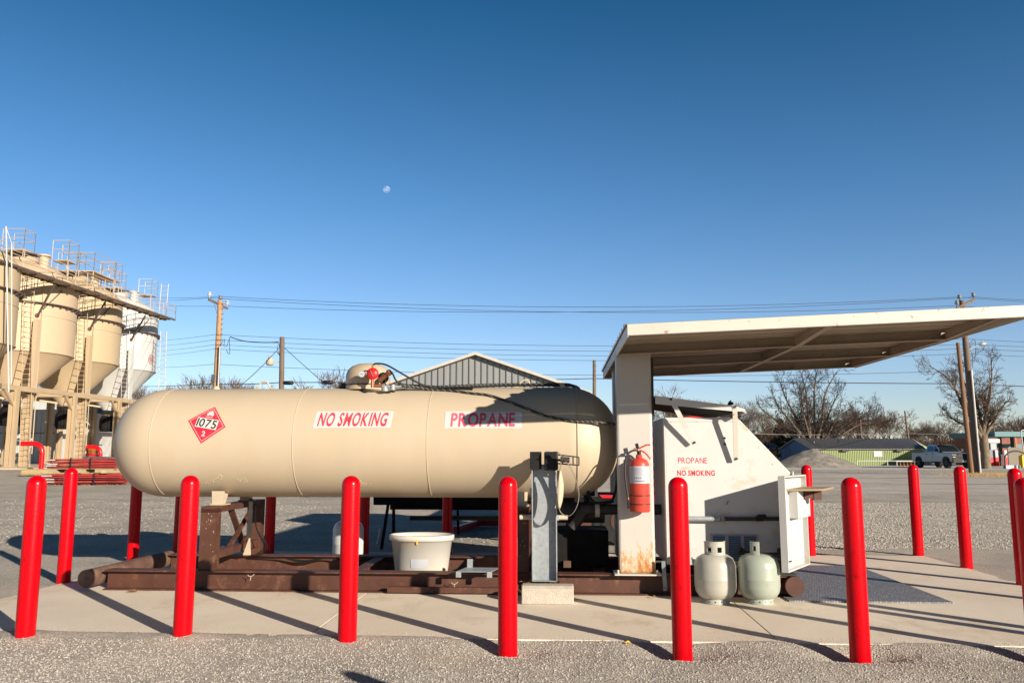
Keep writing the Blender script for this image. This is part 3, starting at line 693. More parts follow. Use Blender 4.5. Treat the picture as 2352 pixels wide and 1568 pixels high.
def gas_cylinder(name, label, cx, cy, z0, r, h, m, rot=0, collar='ring', group=None, foot=None):
    t = thing(name, label, 'gas cylinder', (cx, cy, z0), group=group)
    prof = [(.0002, .03), (r * .55, .035), (r * .80, .055), (r * .95, .095), (r, .145), (r, h * .5 - .002), (r * 1.003, h * .5), (r, h * .5 + .002), (r, h - .115), (r * .965, h - .075), (r * .86, h - .035), (r * .62, h - .008), (r * .3, h), (.0002, h + .002)]
    b = MB(); b.lathe(prof, (cx, cy, z0), n=48); b.build('cylinder_body', m, t)
    b = MB(); n = 40; rr = r * .66                             # foot ring with round holes
    b.lathe([(rr, 0), (rr, .048), (rr - .004, .048), (rr - .004, 0), (rr, 0)], (cx, cy, z0 + .001), n=n); fo = b.build('foot_ring', m, t)
    hb = MB()
    for k in range(14):
        a = 2 * PI * k / 14; p = Vector((cx + (rr + .0006) * math.cos(a), cy + (rr + .0006) * math.sin(a), z0 + .022)); hb.lathe([(.0001, .0), (.006, .0)], p, (math.cos(a), math.sin(a), 0), 10)
    hb.build('drain_holes', 'ink', fo)
    # guard collar: a bent band with cut-outs, built from panels
    b = MB(); rc = r * .52; zc = z0 + h - .016; H = .118
    if collar == 'ring': segs = [(-1.25 + rot, 1.9 + rot)]
    else: segs = [(-.55 + rot, .40 + rot)]
    for a0, a1 in segs:
        K = 28
        for k in range(K):
            t0 = a0 + (a1 - a0) * k / K; t1 = a0 + (a1 - a0) * (k + 1) / K; fr = (k + .5) / K
            bands = [(0, H)]
            if collar == 'ring':
                if .16 < fr < .30 or .47 < fr < .62: bands = [(0, .032), (.075, H)]
                elif fr > .93: bands = [(.05, H)]
            else:
                if .36 < fr < .64: bands = [(0, .045), (.085, H)]
            for h0, h1 in bands:
                P = []
                for rad in (rc, rc - .004):
                    for tt_ in (t0, t1):
                        for hh in (h0, h1): P.append((cx + rad * math.cos(tt_), cy + rad * math.sin(tt_), zc + hh))
                b.add(P, [(0, 2, 3, 1), (4, 5, 7, 6), (1, 3, 7, 5), (0, 4, 6, 2), (0, 1, 5, 4), (2, 6, 7, 3)])
    top = [(cx + rc * math.cos(segs[0][0] + (segs[0][1] - segs[0][0]) * k / 20), cy + rc * math.sin(segs[0][0] + (segs[0][1] - segs[0][0]) * k / 20), zc + H) for k in range(21)]
    b.tube(top, .0045, 6); b.build('collar', m, t)
    b = MB(); b.cyl((cx, cy, z0 + h - .01), (cx, cy, z0 + h + .055), .018); b.cyl((cx, cy, z0 + h + .03), (cx + .05 * math.cos(rot - 2), cy + .05 * math.sin(rot - 2), z0 + h + .03), .014); b.lathe([(.0002, 0), (.022, 0), (.024, .008), (.022, .014), (.0002, .014)], (cx, cy, z0 + h + .062), n=10); b.build('valve', 'black', t)
    return t
G2 = 'portable gas cylinders in front of the white cabinet'
gas_cylinder('gas_cylinder', 'cream gas cylinder with a full pierced collar, left of the pair by the cabinet', 1.300, 7.20, 0, .173, .405, 'cyl_white', rot=-PI / 2 - .1, group=G2)
gas_cylinder('gas_cylinder', 'grey green gas cylinder with a narrow collar, right of the pair by the cabinet', 1.668, 7.22, 0, .173, .405, 'cyl_grey', rot=-PI / 2 - .45, collar='narrow', group=G2)
gas_cylinder('gas_cylinder', 'bright white gas cylinder standing behind the skid, half hidden by a red bollard', -2.385, 9.22, 0, .170, .50, 'cyl_bright', rot=1)

# ================================================================= GALVANIZED POST WITH STRAP
g = thing('steel_post', 'galvanized steel post with two black boxes and a tan strap', 'post', (-.145, 7.40, .14))
px0, px1, pz0, pz1 = -.258, -.036, .145, 1.27
b = MB(); b.box(px0, px1, 7.40, 7.412, pz0, pz1 - .12); b.box(px0 - .0, px0 + .010, 7.335, 7.40, pz0, pz1 - .12); b.box(px1 - .010, px1, 7.335, 7.40, pz0, pz1 - .12); b.box(px0, px1, 7.335, 7.399, pz0 - .006, pz0); b.box(px0 + .12, px0 + .16, 7.38, 7.43, pz1 - .12, pz1)
b.build('channel', 'galv', g)
b = MB(); b.box(-.272, -.168, 7.30, 7.312, 1.108, 1.262); b.build('cover_plate', 'black', g, bevel=.004)
b = MB(); b.box(-.145, -.022, 7.245, 7.40, 1.10, 1.262); b.build('motor_box', 'black', g, bevel=.012)
for zz in (.66, .895):
    for sx in (px0 - .018, px1):
        b = MB(); b.box(sx, sx + .018, 7.37, 7.42, zz, zz + .045); b.build('clip', 'galv', g)
b = MB(); b.cyl((-.37, 7.44, .68), (.06, 7.44, .68), .022); b.build('cross_pipe', 'strap_tan', g)
b = MB(); fx = -.022
for (p, q) in (((fx, 7.16, 1.16), (fx + .18, 7.16, 1.145)), ((fx, 7.16, 1.235), (fx + .18, 7.16, 1.215)), ((fx + .18, 7.16, 1.145), (fx + .18, 7.16, 1.215)), ((fx + .13, 7.16, 1.15), (fx + .13, 7.16, 1.22)), ((fx + .04, 7.16, 1.16), (fx + .04, 7.16, 1.23))):
    b.beam(p, q, .012, .012)
b.cyl((fx + .02, 7.14, 1.195), (fx + .10, 7.14, 1.19), .024); b.beam((fx - .01, 7.26, 1.19), (fx + .01, 7.14, 1.19), .02, .02); b.build('strap_bracket', 'dark_metal', g)
def ribbon(pts, w, m, nm, par, wd=(0, 1, 0)):
    P = catmull(pts, 8); b = MB(); w_ = Vector(wd) * w / 2; vs = []
    for p in P: vs += [p - w_, p + w_]
    n_ = len(P); b.add(vs, [(2 * i, 2 * i + 2, 2 * i + 3, 2 * i + 1) for i in range(n_ - 1)], True)
    o = b.build(nm, m, par); so = o.modifiers.new('thick', 'SOLIDIFY'); so.thickness = .004; return o
ribbon([(-.06, 7.15, 1.265), (-.02, 7.15, 1.26), (.03, 7.14, 1.20), (.09, 7.14, 1.12), (.14, 7.14, 1.0), (.158, 7.14, .90), (.14, 7.14, .80), (.09, 7.14, .725), (.03, 7.14, .72), (-.015, 7.14, .77), (-.028, 7.14, .90), (-.015, 7.14, 1.05), (.0, 7.14, 1.17)], .040, 'strap_grey', 'strap', g, (.10, .99, 0))
ribbon([(-.02, 7.15, 1.10), (.0, 7.15, .98), (-.008, 7.15, .86), (-.03, 7.15, .78)], .055, 'strap_tan', 'strap', g, (.9, .4, 0))

tr = thing('steel_tray', 'small grey steel tray bracket lying across the front beam', 'tray', (-.74, 7.45, .18))
b = MB(); b.prism([(-.93, 7.36, .21), (-.62, 7.36, .21), (-.56, 7.62, .21), (-.87, 7.62, .21)], (0, 0, 0), (0, 0, .006)); b.build('plate', 'galv', tr)
for x in (-.93, -.655): b = MB(); b.box(x, x + .045, 7.352, 7.364, .165, .216); b.build('lug', 'galv', tr)
b = MB(); b.box(-.86, -.81, 7.615, 7.627, .20, .29); b.build('lug', 'galv', tr)

bk = MB(); n_ = 12; vs = []
bk.prism([(-.335, 7.02, 0), (-.335, 7.02, .125), (-.335, 7.05, .147), (-.335, 7.18, .147), (-.335, 7.21, .125), (-.335, 7.21, 0)], (0, 0, .001), (.435, 0, .001))
bk.build('concrete_block', 'concrete_block', base=(-.12, 7.1, 0), bevel=.008, label='rough concrete curb block lying before the galvanized post', cat='concrete block')
lf = MB()
for i in range(70):
    x = rnd.uniform(-.42, .05); y = rnd.uniform(7.24, 7.46); z = rnd.uniform(.01, .15) * (1 if x < -.05 else .8); a = rnd.uniform(0, 6.3); s_ = rnd.uniform(.018, .038); t_ = rnd.uniform(-1, 1)
    u = Vector((math.cos(a), math.sin(a), t_ * .6)) * s_; v = Vector((-math.sin(a), math.cos(a), rnd.uniform(-1, 1))) * s_ * .6; c = Vector((x, y, z))
    lf.add([c - u, c - v * .9 - u * .1 + Vector((0, 0, .006)), c + u, c + v + Vector((0, 0, .008))], [(0, 1, 2), (0, 2, 3)])
lf.build('leaf_litter', 'leaf', kind='stuff', label='brown dry leaves drifted behind the concrete block', cat='leaves')
for nm, m_, x, y, z, s_, lab in (('leaf', 'leaf_yellow', 1.055 - .62, 5.66, .0, .024, 'yellow leaf on the gravel at the slab edge'), ('leaf', 'leaf', -3.88, 7.38, .008, .055, 'orange brown leaf under the left end of the skid'), ('leaf', 'leaf', .80, 7.36, .01, .022, 'small brown leaf below the canopy column')):
    b = MB(); b.add([(x - s_, y, z + .004), (x, y - s_ * .5, z + .012), (x + s_, y, z + .002), (x + .2 * s_, y + s_ * .6, z + .018)], [(0, 1, 2), (0, 2, 3)]); b.build(nm, m_, base=(x, y, z), label=lab, cat='leaf')

# ================================================================= CANOPY
cn = thing('canopy', 'cream painted flat steel canopy on thick columns over the cabinet', 'canopy', (.67, 7.6, .18))
def zc(x, base): return base + .039 * (x - .515)
CX0, CX1, CY0, CY1 = .515, 3.47, 6.15, 9.76
b = MB()
for (p, q) in (((CX0, CY0, 0), (CX1, CY0, 0)),):
    b.prism([(CX0, CY0, 2.133), (CX1, CY0, zc(CX1, 2.133)), (CX1, CY0, zc(CX1, 2.218)), (CX0, CY0, 2.218)], (0, 0, 0), (0, .008, 0))
    b.prism([(CX0, CY0 + .0081, 2.133), (CX1, CY0 + .0081, zc(CX1, 2.133)), (CX1, CY0 + .0081, zc(CX1, 2.139)), (CX0, CY0 + .0081, 2.139)], (0, 0, 0), (0, .04, 0))
b.build('front_fascia', 'canopy_paint', cn)
b = MB(); b.box(CX0, CX0 + .008, CY0 + .01, CY1, 2.123, 2.211); b.build('side_fascia', 'canopy_paint', cn)
b = MB(); b.box(CX1 - .008, CX1, CY0 + .01, CY1, zc(CX1, 2.123), zc(CX1, 2.211)); b.build('side_fascia', 'canopy_paint', cn)
b = MB(); y = CY0 + .02; k = 0; prof = []
while y < CY1 + .03:
    prof += [(y, 0), (y + .16, 0), (y + .175, .03), (y + .205, .03), (y + .22, 0)]; y += .23
vs = []
for x in (CX0 - .012, CX1 + .01):
    for (yy, h) in prof: vs.append((x, yy, zc(x, 2.218) + h))
m_ = len(prof); b.add(vs, [(i, i + 1, m_ + i + 1, m_ + i) for i in range(m_ - 1)])
ro = b.build('roof_sheet', 'galv_dark', cn); so = ro.modifiers.new('thick', 'SOLIDIFY'); so.thickness = .003; so.offset = 1
b = MB()
vs = [(x, yy, zc(x, 2.214) + h) for x in (CX0 + .01, CX1 - .01) for (yy, h) in prof]
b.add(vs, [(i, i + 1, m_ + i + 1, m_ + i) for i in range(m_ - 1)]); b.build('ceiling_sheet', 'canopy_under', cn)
for i, (yy, dep) in enumerate(((7.36, .088), (8.57, .088), (9.70, .088))):
    b = MB(); x0, x1 = (CX0 + .01, CX1 - .01)
    zb = 2.213
    b.prism([(x0, yy, zb - dep), (x1, yy, zc(x1, zb - dep)), (x1, yy, zc(x1, zb)), (x0, yy, zb)], (0, 0, 0), (0, .008, 0))
    b.prism([(x0, yy - .05, zb - dep), (x1, yy - .05, zc(x1, zb - dep)), (x1, yy - .05, zc(x1, zb - dep) + .008), (x0, yy - .05, zb - dep + .008)], (0, 0, 0), (0, .05, 0))
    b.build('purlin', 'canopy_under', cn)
for x in (2.08, 3.38):                                       # tapering cross rafters
    for (ya, yb) in ((CY0 + .05, 7.30), (7.37, 8.51), (8.58, 9.64)):
        b = MB(); z1 = zc(x, 2.212)
        if ya < 7: P = [(x, ya, z1), (x, ya, z1 - .03), (x, yb, z1 - .084), (x, yb, z1)]
        else: P = [(x, ya, z1), (x, ya, z1 - .084), (x, yb, z1 - .084), (x, yb, z1)]
        b.prism(P, (0, 0, 0), (.008, 0, 0)); b.prism([P[1], P[2], P[2], P[1]] if False else [P[1], P[2], (P[2][0] + .06, P[2][1], P[2][2]), (P[1][0] + .06, P[1][1], P[1][2])], (0, 0, 0), (0, 0, .006))
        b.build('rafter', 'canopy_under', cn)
def column(x0, x1, y0, y1, zt):
    b = MB(); b.box(x0, x1, y0, y1, .192, zt)
    o = b.build('column', 'column_paint', cn, bevel=.02); o.location.z = 0
    return o
# column meshes carry their own origin at the foot so the rust height is right
c1 = column(.515, .835, 7.50, 7.64, 2.212)
c2 = column(.56, .70, 8.70, 8.84, 2.212)
b = MB(); b.box(.834, .850, 7.53, 7.62, 1.52, 2.12); b.box(.8505, .862, 7.56, 7.60, 1.55, 2.12); b.build('corner_strip', 'dark_metal', cn)
b = MB(); b.box(.47, .88, 7.44, 7.72, .1805, .1915); b.build('base_plate', 'canopy_paint', cn)
for x in (.50, .845):
    b = MB(); b.cyl((x, 7.465, .19), (x, 7.465, .225), .011, n=6); b.build('anchor_bolt', 'canopy_paint', cn)
hk = MB(); hk.beam((.84, 7.47, .30), (.90, 7.43, .305), .014, .014); hk.beam((.895, 7.43, .31), (.905, 7.42, .06), .034, .012, up=(0, 1, 0)); hk.lathe([(.0001, .013), (.012, .013), (.012, 0)], (.905, 7.412, .075), (0, -1, 0), 12)
hk.build('lever', 'galv_dark', base=(.9, 7.43, .3), label='dark steel lever handle hanging beside the foot of the canopy column', cat='lever')

# ================================================================= EXTINGUISHER
ex = thing('fire_extinguisher', 'red fire extinguisher with a white label strapped to the canopy column', 'fire extinguisher', (.70, 7.40, .73))
EX, EY, ER = .700, 7.405, .088
b = MB(); b.lathe([(.0002, 0), (ER * .93, .0), (ER, .01), (ER, .40), (ER * .97, .425), (ER * .80, .452), (ER * .5, .468), (.028, .474), (.028, .50), (.0002, .502)], (EX, EY, .735), n=40); b.build('cylinder_body', 'ext_red', ex)
def exl(a0, a1, z0, z1, rr, m_, nm, par):
    b = MB(); vs = []
    for k in range(13):
        a = a0 + (a1 - a0) * k / 12; vs += [(EX + rr * math.cos(a), EY + rr * math.sin(a), z0), (EX + rr * math.cos(a), EY + rr * math.sin(a), z1)]
    b.add(vs, [(2 * k, 2 * k + 2, 2 * k + 3, 2 * k + 1) for k in range(12)], True); return b.build(nm, m_, par)
lb = exl(-PI * .95, -PI * .05, .985, 1.135, ER + .0015, 'label_white', 'label', ex)
b = MB()
for row in range(7):
    zz = 1.12 - row * .010
    for k in range(7):
        a = -PI * .70 + k * .13 + (row % 2) * .03; p = Vector((EX + (ER + .0025) * math.cos(a), EY + (ER + .0025) * math.sin(a), zz)); q = Vector((EX + (ER + .0025) * math.cos(a + .09), EY + (ER + .0025) * math.sin(a + .09), zz)); b.beam(p, q, .001, .003, up=(0, 0, 1))
b.build('fine_print', 'label_grey', lb)
for k in range(4): exl(-PI * .70 + k * .2, -PI * .70 + k * .2 + .13, 1.025, 1.043, ER + .0028, 'label_grey', 'pictogram', lb)
exl(-PI * .68, -PI * .36, 1.0, 1.012, ER + .0028, 'label_grey', 'pictogram', lb)
for zz in (.80, .875):
    b = MB(); b.lathe([(ER + .003, 0), (ER + .003, .007), (ER + .001, .007)], (EX, EY, zz), n=36); b.build('strap', 'ink', ex)
b = MB(); b.cyl((EX, EY, 1.23), (EX, EY, 1.27), .018); b.beam((EX - .01, EY, 1.285), (EX - .02, EY, 1.335), .028, .012); b.build('valve', 'black', ex)
b = MB(); P = catmull([(EX + .0, EY, 1.29), (EX + .03, EY - .005, 1.305), (EX + .07, EY - .01, 1.322), (EX + .10, EY - .01, 1.322)], 5); b.tube(P, .007, 8)
P = catmull([(EX + .005, EY, 1.275), (EX + .04, EY - .005, 1.262), (EX + .075, EY - .01, 1.23), (EX + .10, EY - .01, 1.195)], 5); b.tube(P, .007, 8); b.build('handle', 'ext_red', ex)
b = MB(); b.tube(catmull([(EX - .01, EY - .02, 1.275), (EX - .06, EY - .02, 1.27), (EX - .105, EY - .02, 1.235), (EX - .125, EY - .02, 1.16), (EX - .128, EY - .02, 1.05), (EX - .118, EY - .02, .95), (EX - .105, EY - .02, .86)], 8), .009, 10); ho = b.build('hose', 'dark_metal', ex)
b = MB(); b.cyl((EX - .106, EY - .02, .862), (EX - .104, EY - .02, .842), .011); b.build('hose_ferrule', 'bronze', ho)
b = MB(); b.cyl((EX - .104, EY - .02, .842), (EX - .102, EY - .02, .765), .008, .010); b.build('nozzle', 'black', ex)
b = MB(); b.cyl((EX - .02, EY - .01, 1.283), (EX - .045, EY - .015, 1.280), .013, n=8); b.build('hose_nut', 'bronze', ex)

# ================================================================= CABINET
cb = thing('dispenser_cabinet', 'white sloping steel dispenser cabinet with PROPANE and NO SMOKING in red', 'cabinet', (1.5, 7.9, .2))
PYF = 7.60; PX0, PX1, PXS, PZ0, PZT = .962, 2.10, 1.625, .255, 1.572
out = [(PX0, PZ0), (PX1, PZ0), (PX1, 1.045), (PXS + .02, 1.545), (PXS - .02, PZT), (PX0, PZT)]
b = MB(); b.prism([(x, PYF, z) for x, z in out], (0, 0, 0), (0, .012, 0)); b.build('side_panel', 'white_paint', cb, bevel=.004)
b = MB(); b.prism([(x, 8.50, z) for x, z in out], (0, 0, 0), (0, .012, 0)); b.build('side_panel', 'white_paint', cb)
b = MB(); b.box(PX0 - .012, PX0, PYF - .002, 8.512, PZ0, PZT); b.build('back_panel', 'white_paint', cb, bevel=.003)
b = MB(); b.box(PX0 + .01, PX1 - .01, PYF + .013, 8.499, PZ0 + .002, PZ0 + .02); b.build('floor_panel', 'dark_metal', cb)
b = MB(); b.box(PX0, PXS - .02, PYF - .006, PYF - .0005, PZT - .035, PZT + .001); b.build('top_flange', 'white_paint', cb)
b = MB(); b.box(PX0 + .02, PX1 - .1, PYF + .25, 8.3, .30, .95); b.build('meter_body', 'black_matte', cb)
b = MB(); b.cyl((PX1 - .01, PYF - .01, 1.05), (PX1 - .005, PYF - .01, 1.09), .012, .004); b.build('latch_pin', 'canopy_paint', cb)
b = MB(); b.box(PX1 - .035, PX1 + .004, PYF - .035, PYF - .001, .80, 1.02); b.build('hinge', 'canopy_under', cb)
b = MB(); b.box(PX1 - .02, PX1 + .01, PYF - .04, PYF - .001, .72, .75); b.build('hinge', 'dark_metal', cb)
for x, z in ((1.02, 1.535), (1.25, 1.535), (1.42, 1.535), (1.02, .30), (1.02, .60), (2.05, .50), (1.92, 1.15), (1.80, 1.30)):
    b = MB(); b.lathe([(.0001, .003), (.005, .002), (.006, 0)], (x, PYF - .0003, z), (0, -1, 0), 10); b.build('rivet', 'galv', cb)
b = MB(); b.tube(catmull([(1.505, PYF - .004, .79), (1.50, PYF - .012, .80), (1.50, PYF - .012, .815), (1.515, PYF - .004, .82)], 5), .003, 6); b.build('wire_hook', 'dark_metal', cb)
# vent grille
vg = MB(); vg.box(1.337, 1.765, PYF - .010, PYF - .001, .285, .528); vgo = vg.build('vent_plate', mat('vent_paint', (.38, .33, .33), rough=.6), cb)
for k in range(3):
    x0 = 1.362 + k * .138
    b = MB(); b.box(x0, x0 + .105, PYF - .0125, PYF - .0103, .30, .515); vo = b.build('louver_opening', 'ink', vgo)
    b = MB()
    for i in range(13):
        z = .305 + i * .0165; b.prism([(x0 + .002, PYF - .0128, z), (x0 + .103, PYF - .0128, z), (x0 + .103, PYF - .020, z + .011), (x0 + .002, PYF - .020, z + .011)], (0, 0, 0), (0, .001, .0015))
    b.build('louvers', 'blue_wall_pale', vgo)
# pipe along the panel
b = MB(); b.cyl((1.12, PYF - .05, .666), (1.42, PYF - .05, .664), .023, n=16); b.cyl((1.42, PYF - .05, .664), (1.46, PYF - .03, .664), .023, .018, n=16); b.build('pipe', 'galv', cb)
b = MB(); b.cyl((1.45, PYF - .03, .664), (1.97, PYF - .03, .668), .018, n=12); b.build('pipe', 'dark_metal', cb)
b = MB(); b.cyl((1.125, PYF - .05, .666), (1.14, PYF - .05, .666), .032, n=16); b.build('pipe_collar', 'galv', cb)
b = MB(); b.cyl((1.745, PYF - .05, .67), (1.80, PYF - .05, .672), .028, n=6); b.cyl((1.76, PYF - .04, .69), (1.83, PYF - .045, .695), .014); b.build('pipe_valve', 'black', cb)
b = MB(); b.tube(catmull([(1.97, PYF - .03, .668), (2.03, PYF - .05, .62), (2.05, PYF - .06, .5), (2.0, PYF - .08, .4), (1.93, PYF - .10, .33)], 8), .022, 10); b.build('filling_hose', 'black', cb)
b = MB(); b.cyl((1.71, PYF - .12, .36), (1.93, PYF - .12, .365), .022); b.cyl((1.93, PYF - .12, .34), (1.93, PYF - .12, .42), .035); b.cyl((1.60, PYF - .13, .39), (1.70, PYF - .12, .35), .026, .012); b.cyl((1.555, PYF - .135, .41), (1.60, PYF - .13, .39), .034, .026); b.build('filling_nozzle', 'dark_metal', cb)
# lettering
def wall_text(t, w, h, x, z, bold, m_, par, y):
    bm = text_mesh(t, w, h, bold, 0, 1.18); return bm_to_mb(bm, lambda a, c: Vector((x + a, y, z + c))).build('lettering', m_, par)
b = MB(); b.box(1.055, 1.335, PYF - .0012, PYF - .0004, 1.125, 1.235); sp = b.build('sign', 'white_clean', cb, label='white sticker with thin red PROPANE letters')
wall_text('PROPANE', .262, .053, 1.203, 1.183, .004, 'letter_red', sp, PYF - .0024)
b = MB(); b.box(1.045, 1.415, PYF - .0012, PYF - .0004, 1.035, 1.10); sp = b.build('sign', 'white_clean', cb, label='white sticker with bold red NO SMOKING letters')
wall_text('NO SMOKING', .338, .052, 1.230, 1.070, .030, 'letter_red', sp, PYF - .0024)
# lid propped open
ld = thing('cabinet_lid', 'white hinged lid propped open above the cabinet', 'lid', (1.2, 7.9, 1.65)) if False else cb
L0 = (.86, 1.765); L1 = (1.565, 1.665); L2 = (1.655, 1.640)
b = MB()
yA, yB = 7.44, 8.62
b.prism([(L0[0], yA, L0[1]), (L1[0], yA, L1[1]), (L1[0], yB, L1[1]), (L0[0], yB, L0[1])], (0, 0, -.004), (0, 0, 0))
b.prism([(L0[0], yA, L0[1]), (L1[0], yA, L1[1] + .004), (L2[0], yA, L2[1]), (L2[0] + .004, yA, L2[1] - .035), (L2[0] - .02, yA, L2[1] - .02), (L1[0], yA, L1[1] - .045), (L0[0], yA, L0[1] - .075)], (0, -.006, 0), (0, 0, 0))
b.prism([(L1[0], yA, L1[1]), (L2[0], yA, L2[1]), (L2[0], yB, L2[1]), (L1[0], yB, L1[1])], (0, 0, -.004), (0, 0, 0))
b.prism([(L2[0], yA, L2[1]), (L2[0] + .004, yA, L2[1] - .04), (L2[0] + .004, yB, L2[1] - .04), (L2[0], yB, L2[1])], (0, 0, 0), (.004, 0, 0))
b.build('lid', 'white_paint', cb)
b = MB(); b.prism([(L0[0] + .02, yA + .03, L0[1] - .01), (L1[0], yA + .03, L1[1] - .01), (L1[0], yB - .03, L1[1] - .01), (L0[0] + .02, yB - .03, L0[1] - .01)], (0, 0, -.05), (0, 0, 0)); b.build('lid_lining', 'black_matte', cb)
b = MB(); b.beam((1.00, PYF - .170, 1.735), (1.215, PYF - .05, 1.335), .042, .010, up=(0, 1, 0)); b.build('lid_strut', 'white_paint', cb)
b = MB(); b.beam((1.565, PYF - .170, 1.665), (1.585, PYF - .05, 1.185), .042, .012, up=(0, 1, 0)); b.build('lid_strut', 'canopy_paint', cb, label='yellowed strut at the right end of the lid')
for (x, z, y) in ((1.00, 1.73, yA - .02), (1.565, 1.66, yA - .022), (1.215, 1.345, PYF - .07), (1.585, 1.20, PYF - .07)):
    b = MB(); b.cyl((x, y + .02, z), (x, y, z), .012, n=6); b.build('bolt', 'dark_metal', cb)
for (x, z) in ((1.495, 1.385), (1.497, 1.33)):
    b = MB(); b.cyl((x, PYF, z), (x, PYF - .02, z), .011, n=6); b.build('bolt', 'dark_metal', cb)
b = MB(); b.cyl((1.70, 8.2, 1.60), (1.70, 8.2, 1.585), .02); b.box(1.63, 1.72, 7.9, 8.0, 1.585, 1.605); b.build('lid_stop', 'bronze', cb)
# open door: panel hung on the right, swung towards the viewer
dn = Vector((1.832, 7.06, 0)); df = Vector((2.165, 7.60, 0)); dd = (df - dn).normalized(); dnrm = Vector((dd.y, -dd.x, 0))
def dp(a, o_, z): return dn + dd * a + dnrm * o_ + Vector((0, 0, z))
W_ = (df - dn).length; Z0, Z1 = .272, 1.058
def dbox(b, a0, a1, o0, o1, z0, z1):
    P = [dp(a0, o0, z0), dp(a1, o0, z0), dp(a1, o1, z0), dp(a0, o1, z0), dp(a0, o0, z1), dp(a1, o0, z1), dp(a1, o1, z1), dp(a0, o1, z1)]
    b.add(P, [(0, 3, 2, 1), (4, 5, 6, 7), (0, 1, 5, 4), (1, 2, 6, 5), (2, 3, 7, 6), (3, 0, 4, 7)])
b = MB(); dbox(b, 0, W_, -.012, 0, Z0, Z1); dbox(b, 0, .012, 0, .045, Z0, Z1); dbox(b, W_ - .012, W_, 0, .045, Z0, Z1); dbox(b, .0125, W_ - .0125, 0, .045, Z1 - .012, Z1); dbox(b, .0125, W_ - .0125, 0, .045, Z0, Z0 + .012)
do = b.build('door', 'white_paint', cb)
b = MB(); dbox(b, .10, W_ - .08, .001, .010, Z0 + .10, Z1 - .12); b.build('door_lining', 'white_clean', do)
b = MB(); dbox(b, .20, W_ - .06, .0102, .085, .70, .925); b.build('document_box', 'white_clean', do)
b = MB(); dbox(b, .18, .30, .010, .02, Z1 - .155, Z1 - .145); dbox(b, .10, .19, .010, .02, Z0 + .07, Z0 + .078); b.build('slot', 'ink', do)
sh = MB(); sh.prism([dp(.16, .012, .928), dp(W_ - .02, .012, .935), dp(W_ + .04, .27, .938), dp(.32, .27, .932)], (0, 0, 0), (0, 0, .016)); sh.build('shelf', mat('shelf_wood', (.30, .22, .13), rough=.7, vs=5), do)
sh = MB(); sh.beam(dp(.44, .10, .925), dp(.44, .10, .86), .07, .10); sh.beam(dp(.48, .17, .925), dp(.48, .17, .845), .07, .07); sh.build('shelf_bracket', 'rust_brown', do)

mat_plate()
tp = MB(); tp.box(1.93, 3.28, 7.275, 9.53, .001, .012); tp.build('tread_plate', 'tread_plate', base=(2.6, 8.4, 0), label='dark diamond tread plate lying on the slab right of the cabinet', cat='floor plate')

# pump and pipework on the skid behind the posts
pm = thing('pump_unit', 'dark pump and pipework sitting on the skid between tank and column', 'pump', (.25, 8.1, .18))
b = MB(); b.box(-.05, .45, 7.98, 8.5, .185, .52); b.build('pump_base', 'black_matte', pm, bevel=.01)
b = MB(); b.cyl((-.05, 8.1, .68), (.42, 8.1, .68), .10, n=24); b.build('motor', 'dark_metal', pm)
b = MB(); b.tube(catmull([(.10, 7.9, .55), (.16, 7.9, .62), (.22, 7.9, .70), (.30, 7.9, .72), (.95, 7.95, .72)], 8), .05, 14); b.build('pipe', 'dark_metal', pm)
b = MB(); b.cyl((.32, 7.82, .715), (.36, 7.82, .715), .062, n=8); b.build('pipe_union', 'cyl_white', pm)
b = MB(); b.cyl((.25, 8.1, .78), (.25, 8.1, .90), .03); b.cyl((.25, 8.1, .86), (.33, 8.1, .86), .025); b.build('valve', 'black', pm)
b = MB(); b.tube(catmull([(.24, 7.95, .98), (.27, 7.9, .85), (.33, 7.88, .78), (.5, 7.9, .80)], 8), .016, 8); b.tube(catmull([(.58, 8.3, 1.35), (.56, 8.2, 1.0), (.50, 8.1, .8), (.40, 8.1, .72)], 8), .014, 8); b.build('hose', 'black', pm)
b = MB(); b.box(.02, .09, 7.92, 7.98, .1805, .24); b.build('bracket', 'rust_brown_top', pm)
# red and white snow stakes by the right saddle
for i, (x, y, z0_, lab) in enumerate(((-.325, 8.35, .18, 'red tipped white marker stake standing on the skid behind the right saddle'),)):
    t = thing('marker_stake', lab, 'stake', (x, y, z0_))
    b = MB(); b.cyl((x, y, z0_ + .12), (x, y, .60), .009); b.build('stake_pole', 'rail_white', t)
    b = MB(); b.cyl((x, y, .60), (x, y, .66), .011); b.build('stake_tip', 'red_flat', t)
b = MB(); b.box(-.42, -.39, 7.50, 7.52, .33, .50); b.build('perforated_strip', 'tank_plain', base=(-.4, 7.5, .33), label='cream perforated steel strip hanging on the right saddle post', cat='metal strip')

# ================================================================= THINGS BEHIND THE TANK
# long trailer with a black deck whose shaded underside shows below the tank
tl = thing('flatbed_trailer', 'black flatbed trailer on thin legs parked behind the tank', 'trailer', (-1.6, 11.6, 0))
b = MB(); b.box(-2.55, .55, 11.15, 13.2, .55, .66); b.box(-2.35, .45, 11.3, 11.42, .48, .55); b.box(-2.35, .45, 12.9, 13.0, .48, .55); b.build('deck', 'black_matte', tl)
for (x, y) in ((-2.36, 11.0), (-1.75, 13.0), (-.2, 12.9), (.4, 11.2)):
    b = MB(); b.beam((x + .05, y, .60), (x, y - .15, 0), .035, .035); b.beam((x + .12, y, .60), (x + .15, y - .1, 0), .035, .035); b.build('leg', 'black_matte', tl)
b = MB(); b.box(-1.2, .5, 11.3, 13.1, .661, 1.78); b.build('shadow_block', 'dark_metal', tl)  # hidden block added on the deck to throw a shadow band on the gravel
b = MB(); b.box(-2.2, .3, 12.0, 12.1, .28, .34); b.build('cross_bar', 'dark_metal', tl)
